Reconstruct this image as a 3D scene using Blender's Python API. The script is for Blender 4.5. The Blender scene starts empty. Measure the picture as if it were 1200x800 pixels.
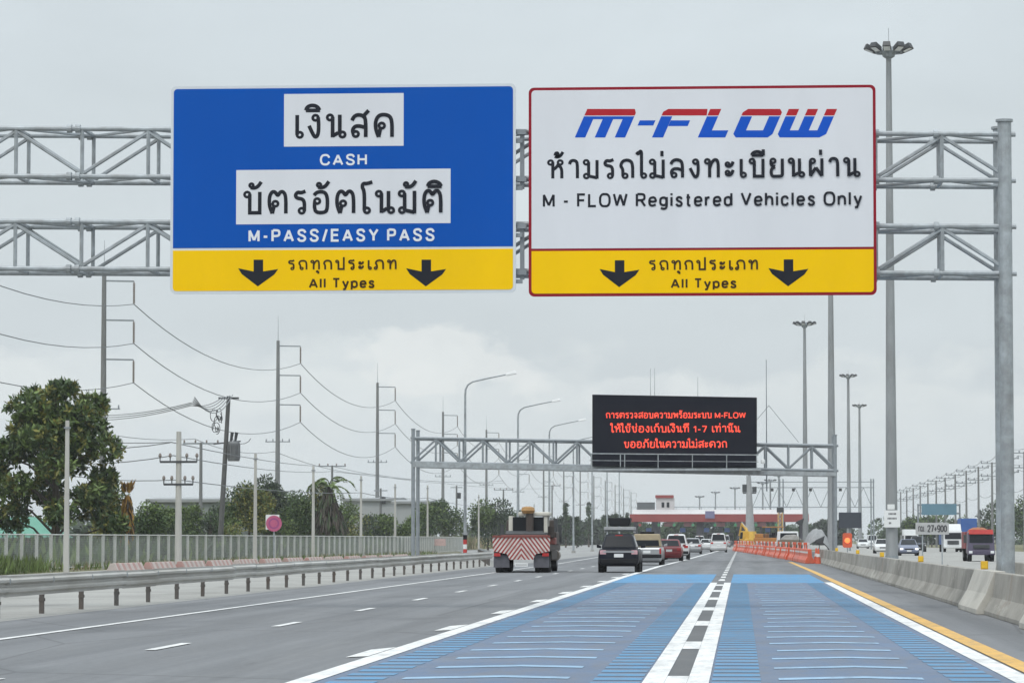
import bpy, bmesh, math, random
import numpy as np
from mathutils import Vector, Matrix
R = math.radians
rnd = random.Random(7)
sc = bpy.context.scene
col = sc.collection

# ------------------------------------------------------------------ camera
F, EYE = 4000.0, 1.45            # focal length in photo pixels (1200 wide), eye height in a car
PITCH, YAW = math.atan(0.05775), 0.0
YAW = math.atan(0.067 * math.cos(PITCH))
cd = bpy.data.cameras.new('camera'); cam = bpy.data.objects.new('camera', cd); col.objects.link(cam)
cd.sensor_width = 36.0; cd.lens = F / 1200 * 36.0; cd.clip_start = 0.5; cd.clip_end = 9000
cam.location = (0, 0, EYE); cam.rotation_euler = (R(90) + PITCH, 0, YAW)
sc.camera = cam
_f = Vector((-math.sin(YAW) * math.cos(PITCH), math.cos(YAW) * math.cos(PITCH), math.sin(PITCH)))
_r = Vector((math.cos(YAW), math.sin(YAW), 0)); _u = _r.cross(_f)

# ------------------------------------------------------------------ sky, sun, exposure
w = bpy.data.worlds.new('World'); sc.world = w; w.use_nodes = True
nt = w.node_tree; N = nt.nodes; Lk = nt.links
bg = N['Background']; bg.inputs['Strength'].default_value = 0.1
sky = N.new('ShaderNodeTexSky'); sky.sky_type = 'NISHITA'; sky.sun_disc = False
SUN_EL, SUN_AZ = R(58), R(200)
sky.sun_elevation = SUN_EL; sky.sun_rotation = SUN_AZ; sky.air_density = 1.4; sky.dust_density = 3.0
tc = N.new('ShaderNodeTexCoord'); sep = N.new('ShaderNodeSeparateXYZ'); Lk.new(tc.outputs['Generated'], sep.inputs[0])
def math_node(tree, op, a, b=None, clamp=False):
    n = tree.nodes.new('ShaderNodeMath'); n.operation = op; n.use_clamp = clamp
    for i, s in enumerate((a, b)):
        if s is None: continue
        if isinstance(s, (int, float)): n.inputs[i].default_value = s
        else: tree.links.new(s, n.inputs[i])
    return n.outputs[0]
def mix_col(tree, fac, a, b, mode='MIX'):
    n = tree.nodes.new('ShaderNodeMix'); n.data_type = 'RGBA'; n.blend_type = mode
    for idx, s in ((0, fac), (6, a), (7, b)):
        if isinstance(s, (int, float)): n.inputs[idx].default_value = s
        elif isinstance(s, tuple): n.inputs[idx].default_value = s if len(s) == 4 else (*s, 1)
        else: tree.links.new(s, n.inputs[idx])
    return n.outputs[2]
def ramp(tree, src, stops):
    n = tree.nodes.new('ShaderNodeValToRGB'); e = n.color_ramp.elements
    while len(e) < len(stops): e.new(0.5)
    for el, (p, c) in zip(e, stops):
        el.position = p; el.color = (c, c, c, 1) if isinstance(c, (int, float)) else (*c, 1)
    tree.links.new(src, n.inputs[0]); return n.outputs[0]
def noise(tree, vec, scale, detail=4, rough=0.55, dist=0.0):
    n = tree.nodes.new('ShaderNodeTexNoise'); n.inputs['Scale'].default_value = scale
    n.inputs['Detail'].default_value = detail; n.inputs['Roughness'].default_value = rough; n.inputs['Distortion'].default_value = dist
    if vec is not None: tree.links.new(vec, n.inputs['Vector'])
    return n.outputs['Fac']
def mapping(tree, vec, scale, loc=(0, 0, 0), rot=(0, 0, 0)):
    n = tree.nodes.new('ShaderNodeMapping'); n.inputs['Scale'].default_value = scale
    n.inputs['Location'].default_value = loc; n.inputs['Rotation'].default_value = rot
    tree.links.new(vec, n.inputs['Vector']); return n.outputs[0]
zz = sep.outputs[2]
grad = ramp(nt, math_node(nt, 'MAXIMUM', zz, 0.0), [(0.0, 0.63), (0.05, 0.61), (0.16, 0.64), (1.0, 1.55)])
cloud_v = mapping(nt, tc.outputs['Generated'], (1, 1, 2.6))
soft = noise(nt, cloud_v, 7.0, 5, 0.55, 0.3)
softr = ramp(nt, soft, [(0.30, 0.93), (0.55, 1.0), (0.75, 1.08)])
base = mix_col(nt, 1.0, grad, softr, 'MULTIPLY')
tint = mix_col(nt, 1.0, base, (9.9, 10.9, 11.5), 'MULTIPLY')
# bright cumulus bank low over the horizon
puff = noise(nt, mapping(nt, tc.outputs['Generated'], (1, 1, 1.6), (0.43, 0.12, 0.0)), 26.0, 6, 0.5, 0.1)
low = ramp(nt, zz, [(0.0, 1.0), (0.035, 1.0), (0.066, 0.0), (1.0, 0.0)])
thr = math_node(nt, 'ADD', puff, math_node(nt, 'MULTIPLY', math_node(nt, 'SUBTRACT', low, 0.5), 0.45))
pm = ramp(nt, thr, [(0.50, 0.0), (0.60, 0.75), (0.8, 0.35)])
tint = mix_col(nt, pm, tint, (7.0, 7.5, 7.65))
def bank(tint, ax, el, ru, rv, amt, colr, sc_):
    u = math_node(nt, 'DIVIDE', math_node(nt, 'SUBTRACT', sep.outputs[0], ax), ru); v = math_node(nt, 'DIVIDE', math_node(nt, 'SUBTRACT', zz, el), rv)
    d = math_node(nt, 'SQRT', math_node(nt, 'ADD', math_node(nt, 'MULTIPLY', u, u), math_node(nt, 'MULTIPLY', v, v)))
    n1 = noise(nt, mapping(nt, tc.outputs['Generated'], (1, 1, 1.4)), sc_, 6, 0.52, 0.2)
    k = math_node(nt, 'ADD', math_node(nt, 'SUBTRACT', 0.95, d), math_node(nt, 'MULTIPLY', math_node(nt, 'SUBTRACT', n1, 0.5), 2.2))
    front = math_node(nt, 'GREATER_THAN', sep.outputs[1], 0.0)
    return mix_col(nt, math_node(nt, 'MULTIPLY', ramp(nt, k, [(0.0, 0.0), (0.30, amt), (1.0, amt * 0.75)]), front), tint, colr)
tint = bank(tint, -0.150, 0.046, 0.085, 0.014, 0.45, (7.6, 8.1, 8.2), 40.0)
tint = bank(tint, -0.083, 0.052, 0.030, 0.0115, 0.65, (7.9, 8.2, 8.2), 62.0)
tint = bank(tint, -0.030, 0.042, 0.030, 0.006, 0.45, (7.6, 8.0, 8.1), 70.0)
final = mix_col(nt, 0.90, sky.outputs[0], tint)
Lk.new(final, bg.inputs['Color'])
sl = bpy.data.lights.new('sun', 'SUN'); sl.energy = 1.2; sl.angle = R(18); sl.color = (1, 0.965, 0.91)
sun = bpy.data.objects.new('sun', sl); col.objects.link(sun)
sun.rotation_euler = (R(90) - SUN_EL, 0, math.pi - SUN_AZ)
sc.view_settings.view_transform = 'Standard'; sc.view_settings.look = 'None'
sc.view_settings.exposure = 0.16; sc.view_settings.gamma = 1.0; sc.view_settings.use_curve_mapping = False
sc.cycles.volume_bounces = 0; sc.cycles.max_bounces = 6; sc.cycles.volume_max_steps = 64

# ------------------------------------------------------------------ photo pixel -> place
def at(px, py, D):
    d = _f + _r * ((px - 600) / F) + _u * ((400 - py) / F)
    k = D / d.y
    return Vector((d.x * k, D, EYE + d.z * k))
def gnd(px, py, z=0.0):
    d = _f + _r * ((px - 600) / F) + _u * ((400 - py) / F)
    k = (z - EYE) / d.z
    return Vector((d.x * k, d.y * k, z))
def X(px, D): return at(px, 631, D).x
def Z(py, D, px=868): return at(px, py, D).z

# ------------------------------------------------------------------ materials
MATS = {}
def mat(name, c, rough=0.7, metal=0.0, var=0.12, scale=2.0, bump=0.0, dirt=None, dirt_amt=0.0, streak=None, emit=0.0, spec=0.5, coat=0.0, island=0.0):
    if name in MATS: return MATS[name]
    m = bpy.data.materials.new(name); m.use_nodes = True; t = m.node_tree; b = t.nodes['Principled BSDF']
    g = t.nodes.new('ShaderNodeNewGeometry'); pos = g.outputs['Position']
    v = mapping(t, pos, streak or (1, 1, 1))
    n1 = noise(t, v, scale, 5, 0.6)
    k = ramp(t, n1, [(0.25, 1 - var), (0.75, 1 + var)])
    cc = mix_col(t, 1.0, (*c, 1), k, 'MULTIPLY')
    if island:
        k2 = ramp(t, g.outputs['Random Per Island'], [(0.0, 1 - island), (1.0, 1 + island)])
        cc = mix_col(t, 1.0, cc, k2, 'MULTIPLY')
    if dirt:
        n2 = noise(t, v, scale * 0.35, 7, 0.68, 0.4)
        cc = mix_col(t, ramp(t, n2, [(0.42, 0.0), (0.70, dirt_amt)]), cc, (*dirt, 1))
    t.links.new(cc, b.inputs['Base Color'])
    b.inputs['Roughness'].default_value = rough; b.inputs['Metallic'].default_value = metal
    b.inputs['Specular IOR Level'].default_value = spec; b.inputs['Coat Weight'].default_value = coat
    if emit:
        b.inputs['Emission Color'].default_value = (*c, 1); b.inputs['Emission Strength'].default_value = emit
    if bump:
        bn = t.nodes.new('ShaderNodeBump'); bn.inputs['Strength'].default_value = bump; bn.inputs['Distance'].default_value = 0.02
        t.links.new(noise(t, v, scale * 6, 4), bn.inputs['Height']); t.links.new(bn.outputs[0], b.inputs['Normal'])
    MATS[name] = m; return m
galv = mat('galvanised_steel', (0.36, 0.39, 0.41), 0.55, 0.35, 0.24, 5.0, dirt=(0.20, 0.20, 0.195), dirt_amt=0.65)
galv_dark = mat('weathered_steel', (0.255, 0.28, 0.30), 0.6, 0.25, 0.15, 3.0)
steel_black = mat('dark_steel', (0.055, 0.058, 0.062), 0.55, 0.2, 0.2, 4.0)
conc = mat('pole_concrete', (0.34, 0.335, 0.315), 0.85, 0, 0.14, 2.0, dirt=(0.2, 0.19, 0.175), dirt_amt=0.5, streak=(1, 1, 0.25))
conc_dark = mat('old_pole_concrete', (0.20, 0.205, 0.205), 0.85, 0, 0.15, 2.0, dirt=(0.12, 0.12, 0.115), dirt_amt=0.5, streak=(1, 1, 0.25))
white_paint = mat('white_paint', (0.72, 0.73, 0.73), 0.45, 0, 0.05, 2.0)
glass_dark = mat('tinted_glass', (0.010, 0.012, 0.016), 0.10, 0, 0.05, 2.0, spec=0.16)
rubber = mat('tyre_rubber', (0.012, 0.012, 0.013), 0.9, 0, 0.1, 5, spec=0.15)
black_plastic = mat('black_plastic', (0.012, 0.0125, 0.015), 0.65, 0, 0.1, 5, spec=0.15)
chrome = mat('wheel_metal', (0.42, 0.43, 0.44), 0.35, 0.8, 0.05, 5)
tail_red = mat('tail_lamp_red', (0.42, 0.02, 0.02), 0.15, 0, 0.05, 5, coat=0.5)
lamp_clear = mat('clear_lamp', (0.75, 0.77, 0.78), 0.12, 0, 0.05, 5, coat=0.5)
wire_m = mat('cable', (0.17, 0.18, 0.19), 0.7, 0, 0.05, 1)
insul = mat('insulator', (0.20, 0.17, 0.15), 0.4, 0, 0.1, 5)
red_paint = mat('red_paint', (0.46, 0.035, 0.03), 0.55, 0, 0.15, 3)
yellow_m = mat('machine_yellow', (0.62, 0.36, 0.03), 0.5, 0, 0.15, 3, dirt=(0.25, 0.17, 0.07), dirt_amt=0.4)

# ------------------------------------------------------------------ mesh helpers
class MB:
    def __init__(s): s.v = []; s.f = []; s.m = []
    def add(s, vs, fs, mi=0):
        o = len(s.v); s.v += [tuple(p) for p in vs]; s.f += [tuple(i + o for i in f) for f in fs]; s.m += [mi] * len(fs); return s
    def box(s, x0, x1, y0, y1, z0, z1, mi=0):
        return s.add([(x0, y0, z0), (x1, y0, z0), (x1, y1, z0), (x0, y1, z0), (x0, y0, z1), (x1, y0, z1), (x1, y1, z1), (x0, y1, z1)],
                     [(0, 3, 2, 1), (4, 5, 6, 7), (0, 1, 5, 4), (1, 2, 6, 5), (2, 3, 7, 6), (3, 0, 4, 7)], mi)
    def hexa(s, p, mi=0):
        return s.add(p, [(0, 3, 2, 1), (4, 5, 6, 7), (0, 1, 5, 4), (1, 2, 6, 5), (2, 3, 7, 6), (3, 0, 4, 7)], mi)
    def tube(s, pts, r, n=8, mi=0, cap=True):
        pts = [Vector(p) for p in pts]; rs = r if isinstance(r, (list, tuple)) else [r] * len(pts)
        up0 = None; o = len(s.v)
        for i, p in enumerate(pts):
            a = pts[max(i - 1, 0)]; b = pts[min(i + 1, len(pts) - 1)]; d = (b - a).normalized()
            if up0 is None: up0 = Vector((0, 0, 1)) if abs(d.z) < 0.9 else Vector((0, 1, 0))
            x = d.cross(up0).normalized(); y = x.cross(d)
            for k in range(n):
                t = 2 * math.pi * (k + 0.5) / n
                s.v.append(tuple(p + (x * math.cos(t) + y * math.sin(t)) * rs[i]))
        for i in range(len(pts) - 1):
            for k in range(n):
                k2 = (k + 1) % n
                s.f.append((o + i * n + k, o + i * n + k2, o + (i + 1) * n + k2, o + (i + 1) * n + k)); s.m.append(mi)
        if cap:
            s.f.append(tuple(o + k for k in range(n))[::-1]); s.f.append(tuple(o + (len(pts) - 1) * n + k for k in range(n))); s.m += [mi, mi]
        return s
    def bar(s, a, b, wd, mi=0): return s.tube([a, b], wd * 0.7071, 4, mi)
    def prism(s, poly, axis, a, b, mi=0):
        n = len(poly)
        def P(u, v, t): return {'y': (u, t, v), 'x': (t, u, v), 'z': (u, v, t)}[axis]
        return s.add([P(u, v, a) for u, v in poly] + [P(u, v, b) for u, v in poly],
                     [tuple(range(n))[::-1], tuple(range(n, 2 * n))] + [(i, (i + 1) % n, n + (i + 1) % n, n + i) for i in range(n)], mi)
    def lathe(s, prof, n=16, c=(0, 0, 0), axis='z', mi=0):
        o = len(s.v)
        for r, h in prof:
            for k in range(n):
                t = 2 * math.pi * k / n; a, b = r * math.cos(t), r * math.sin(t)
                p = {'z': (a, b, h), 'x': (h, a, b), 'y': (a, h, b)}[axis]
                s.v.append((p[0] + c[0], p[1] + c[1], p[2] + c[2]))
        for i in range(len(prof) - 1):
            for k in range(n):
                k2 = (k + 1) % n; s.f.append((o + i * n + k, o + i * n + k2, o + (i + 1) * n + k2, o + (i + 1) * n + k)); s.m.append(mi)
        return s
    def build(s, name, mats, parent=None, off=(0, 0, 0), smooth=False, bevel=0.0, rot=0.0):
        me = bpy.data.meshes.new(name)
        me.from_pydata([(x - off[0], y - off[1], z - off[2]) for x, y, z in s.v], [], s.f)
        for m in (mats if isinstance(mats, (list, tuple)) else [mats]): me.materials.append(m)
        me.polygons.foreach_set('material_index', s.m)
        if smooth: me.polygons.foreach_set('use_smooth', [True] * len(s.f))
        me.update()
        if s.f and len(s.f) < 20000:
            bm = bmesh.new(); bm.from_mesh(me); bmesh.ops.recalc_face_normals(bm, faces=bm.faces[:]); bm.to_mesh(me); bm.free()
        o = bpy.data.objects.new(name, me); col.objects.link(o)
        if parent is not None: o.parent = parent
        else: o.location = off; o.rotation_euler.z = rot
        if bevel:
            b = o.modifiers.new('soft', 'BEVEL'); b.width = bevel; b.segments = 2; b.limit_method = 'ANGLE'; b.angle_limit = R(35)
        return o
def tag(o, label, cat, group=None, kind=None):
    if label: o['label'] = label
    if cat: o['category'] = cat
    if group: o['group'] = group
    if kind: o['kind'] = kind
    return o
def thing(name, label, cat, loc=(0, 0, 0), rz=0.0, group=None):
    o = bpy.data.objects.new(name, None); col.objects.link(o); o.empty_display_size = 0.3
    o.location = loc; o.rotation_euler.z = rz
    return tag(o, label, cat, group)
def struct(name, mb, m, **k):
    o = mb.build(name, m, **k); o['kind'] = 'structure'; return o
def kids(o): return [c for c in bpy.data.objects if c.parent == o]
def copy_tree(o, loc, rz, label, group=None):
    def cp(a, par):
        c = a.copy(); col.objects.link(c); c.parent = par
        for ch in TREE.get(a.name, []): cp(ch, c)
        return c
    r = cp(o, None); r.location = loc; r.rotation_euler.z = rz; r['label'] = label
    if group: r['group'] = group
    return r
TREE = {}
def index_tree():
    TREE.clear()
    for o in bpy.data.objects:
        if o.parent: TREE.setdefault(o.parent.name, []).append(o)
ORD = 'first second third fourth fifth sixth seventh eighth ninth tenth eleventh twelfth thirteenth fourteenth fifteenth sixteenth seventeenth eighteenth nineteenth twentieth'.split()
ORD += ['twenty-' + x for x in ORD[:9]] + ['thirtieth'] + ['thirty-' + x for x in ORD[:9]]

# ------------------------------------------------------------------ lettering: strokes with loops
def G(*s): return list(s)
RB = 0.118
TH = {
 'เ': (0.16, [('l', [(0.06, 1), (0.06, 0.12)]), ('o', 0.17, 0.12, RB)]),
 'แ': (0.5, [('l', [(0.06, 1), (0.06, 0.12)]), ('o', 0.17, 0.12, RB), ('l', [(0.4, 1), (0.4, 0.12)]), ('o', 0.51, 0.12, RB)]),
 'โ': (0.26, [('s', [(0.10, 0.12), (0.10, 1.0), (0.0, 1.18), (0.04, 1.36), (0.2, 1.34), (0.44, 1.42)]), ('o', 0.21, 0.12, RB)]),
 'ไ': (0.2, [('s', [(0.10, 0.12), (0.10, 1.1), (0.10, 1.45), (0.02, 1.48), (-0.06, 1.3), (-0.16, 1.42)]), ('o', 0.21, 0.12, RB)]),
 'ใ': (0.2, [('s', [(0.10, 0.12), (0.10, 1.1), (0.12, 1.45), (-0.04, 1.5), (-0.1, 1.35)]), ('o', 0.21, 0.12, RB), ('o', -0.04, 1.28, 0.07)]),
 'ง': (0.46, [('o', 0.31, 0.87, RB), ('s', [(0.42, 0.9), (0.45, 0.5), (0.42, 0.1), (0.3, 0.0), (0.2, 0.15), (0.04, 0.52)])]),
 'น': (0.62, [('o', 0.1, 0.88, RB), ('l', [(0.21, 0.9), (0.21, 0.0)]), ('l', [(0.21, 0.06), (0.45, 0.2)]), ('o', 0.62, 0.12, RB), ('l', [(0.51, 1.0), (0.51, 0.12)])]),
 'ม': (0.64, [('o', 0.1, 0.88, RB), ('l', [(0.22, 0.9), (0.22, 0.1)]), ('o', 0.11, 0.12, RB), ('l', [(0.22, 0.12), (0.64, 0.02)]), ('l', [(0.64, 1.0), (0.64, -0.03)])]),
 'ส': (0.62, [('o', 0.2, 0.14, RB), ('s', [(0.1, 0.16), (0.06, 0.32), (0.16, 0.48), (0.36, 0.5), (0.6, 0.42)]), ('s', [(0.04, 0.74), (0.14, 0.94), (0.34, 1.0), (0.56, 0.92), (0.62, 0.7), (0.62, 0.0)]), ('l', [(0.46, 0.86), (0.74, 1.18)])]),
 'ล': (0.62, [('o', 0.2, 0.14, RB), ('s', [(0.1, 0.16), (0.06, 0.32), (0.16, 0.48), (0.36, 0.5), (0.6, 0.42)]), ('s', [(0.04, 0.74), (0.14, 0.94), (0.34, 1.0), (0.56, 0.92), (0.62, 0.7), (0.62, 0.0)])]),
 'ด': (0.74, [('s', [(0.18, 0.0), (0.05, 0.35), (0.05, 0.72), (0.18, 0.95), (0.40, 1.0), (0.64, 0.93), (0.74, 0.7), (0.74, 0.0)]), ('o', 0.31, 0.50, RB), ('l', [(0.26, 0.42), (0.18, 0.0)])]),
 'ต': (0.76, [('s', [(0.18, 0.0), (0.05, 0.35), (0.05, 0.78), (0.16, 1.0), (0.30, 1.0), (0.41, 0.80), (0.52, 1.0), (0.66, 1.0), (0.76, 0.78), (0.76, 0.0)]), ('o', 0.31, 0.45, RB), ('l', [(0.26, 0.38), (0.18, 0.0)])]),
 'บ': (0.64, [('o', 0.1, 0.88, RB), ('l', [(0.21, 0.9), (0.21, 0.04), (0.64, 0.04), (0.64, 1.0)])]),
 'ป': (0.64, [('o', 0.1, 0.88, RB), ('l', [(0.21, 0.9), (0.21, 0.04), (0.64, 0.04), (0.64, 1.36)])]),
 'ร': (0.44, [('o', 0.32, 0.12, RB), ('s', [(0.43, 0.1), (0.44, 0.5), (0.36, 0.66), (0.1, 0.7), (0.04, 0.84), (0.14, 0.98), (0.3, 0.94), (0.48, 1.02)])]),
 'อ': (0.62, [('o', 0.18, 0.56, RB), ('s', [(0.08, 0.54), (0.06, 0.25), (0.14, 0.03), (0.54, 0.03), (0.62, 0.25), (0.62, 0.7), (0.54, 0.94), (0.34, 1.0), (0.14, 0.95), (0.05, 0.82)])]),
 'ห': (0.66, [('o', 0.1, 0.88, RB), ('l', [(0.21, 0.9), (0.21, 0.0)]), ('s', [(0.21, 0.46), (0.4, 0.62), (0.5, 0.82)]), ('o', 0.58, 0.88, RB), ('s', [(0.5, 0.72), (0.66, 0.55), (0.66, 0.0)])]),
 'า': (0.44, [('s', [(0.04, 0.78), (0.1, 0.96), (0.26, 1.0), (0.4, 0.93), (0.44, 0.74), (0.44, 0.0)])]),
 'ถ': (0.66, [('o', 0.28, 0.12, RB), ('s', [(0.17, 0.1), (0.17, 0.5), (0.05, 0.66), (0.14, 0.92), (0.36, 1.0), (0.58, 0.93), (0.66, 0.7), (0.66, 0.0)])]),
 'ภ': (0.7, [('o', 0.1, 0.12, RB), ('s', [(0.21, 0.1), (0.21, 0.5), (0.09, 0.66), (0.18, 0.92), (0.4, 1.0), (0.62, 0.93), (0.7, 0.7), (0.7, 0.0)])]),
 'ก': (0.62, [('s', [(0.13, 0.0), (0.13, 0.5), (0.02, 0.66), (0.11, 0.92), (0.33, 1.0), (0.54, 0.93), (0.62, 0.7), (0.62, 0.0)])]),
 'ท': (0.64, [('o', 0.1, 0.88, RB), ('l', [(0.21, 0.9), (0.21, 0.0)]), ('s', [(0.21, 0.5), (0.3, 0.8), (0.44, 0.98), (0.58, 0.96), (0.64, 0.78), (0.64, 0.0)])]),
 'ะ': (0.4, [('o', 0.12, 0.72, 0.09), ('s', [(0.03, 0.68), (0.16, 0.58), (0.32, 0.64), (0.4, 0.86)]), ('o', 0.12, 0.26, 0.09), ('s', [(0.03, 0.2), (0.16, 0.1), (0.32, 0.16), (0.4, 0.4)])]),
 'ย': (0.62, [('o', 0.16, 0.88, RB), ('s', [(0.06, 0.86), (0.06, 0.64), (0.26, 0.56)]), ('s', [(0.26, 0.54), (0.06, 0.44), (0.08, 0.03), (0.34, 0.03), (0.62, 0.03), (0.62, 0.3), (0.62, 1.0)])]),
 'ผ': (0.66, [('o', 0.2, 0.86, RB), ('l', [(0.09, 0.88), (0.09, 0.03), (0.36, 0.5), (0.66, 0.03), (0.66, 1.0)])]),
 'พ': (0.7, [('o', 0.08, 0.88, RB), ('l', [(0.19, 0.9), (0.19, 0.03), (0.44, 0.9), (0.7, 0.03), (0.7, 1.0)])]),
 'ว': (0.46, [('o', 0.34, 0.12, RB), ('s', [(0.45, 0.1), (0.46, 0.6), (0.42, 0.9), (0.26, 1.0), (0.1, 0.95), (0.04, 0.8)])]),
 'จ': (0.5, [('o', 0.22, 0.34, RB), ('s', [(0.3, 0.28), (0.28, 0.02), (0.46, 0.1), (0.5, 0.5), (0.44, 0.92), (0.24, 1.0), (0.04, 0.82)])]),
 'ค': (0.64, [('s', [(0.16, 0.0), (0.06, 0.35), (0.06, 0.72), (0.18, 0.95), (0.36, 1.0), (0.56, 0.93), (0.64, 0.7), (0.64, 0.0)]), ('o', 0.34, 0.5, RB), ('l', [(0.24, 0.46), (0.14, 0.1)])]),
 'ช': (0.6, [('o', 0.12, 0.86, RB), ('s', [(0.2, 0.78), (0.1, 0.6), (0.2, 0.5), (0.2, 0.03), (0.54, 0.03), (0.54, 0.7), (0.46, 0.84), (0.66, 1.1)])]),
 'ข': (0.6, [('o', 0.12, 0.86, RB), ('s', [(0.2, 0.78), (0.1, 0.6), (0.2, 0.5), (0.2, 0.03), (0.58, 0.03), (0.58, 1.0)])]),
 '.': (0.08, [('l', [(0.0, 0.04), (0.13, 0.04)])]),
}
UP = {
 'ิ': [('s', [(-0.56, 1.2), (-0.5, 1.36), (-0.28, 1.44), (-0.06, 1.36), (0.02, 1.2)]), ('l', [(-0.56, 1.2), (0.04, 1.2)])],
 'ี': [('s', [(-0.56, 1.2), (-0.5, 1.34), (-0.28, 1.42), (-0.06, 1.34), (0.02, 1.2)]), ('l', [(-0.56, 1.2), (0.02, 1.2)]), ('l', [(0.02, 1.18), (0.02, 1.52)])],
 'ั': [('o', -0.36, 1.3, 0.08), ('s', [(-0.4, 1.2), (-0.24, 1.17), (-0.08, 1.24), (0.06, 1.46)])],
 '้': [('s', [(-0.34, 1.26), (-0.3, 1.42), (-0.18, 1.4), (-0.2, 1.24), (-0.3, 1.18), (-0.1, 1.2), (0.06, 1.46)])],
 '่': [('l', [(-0.06, 1.18), (-0.06, 1.48)])],
 '็': [('o', -0.3, 1.24, 0.07), ('s', [(-0.4, 1.2), (-0.4, 1.36), (-0.2, 1.34), (-0.02, 1.46)])],
 'ุ': [('o', -0.14, -0.22, 0.07), ('l', [(-0.05, -0.2), (-0.05, -0.46)])],
}
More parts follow.
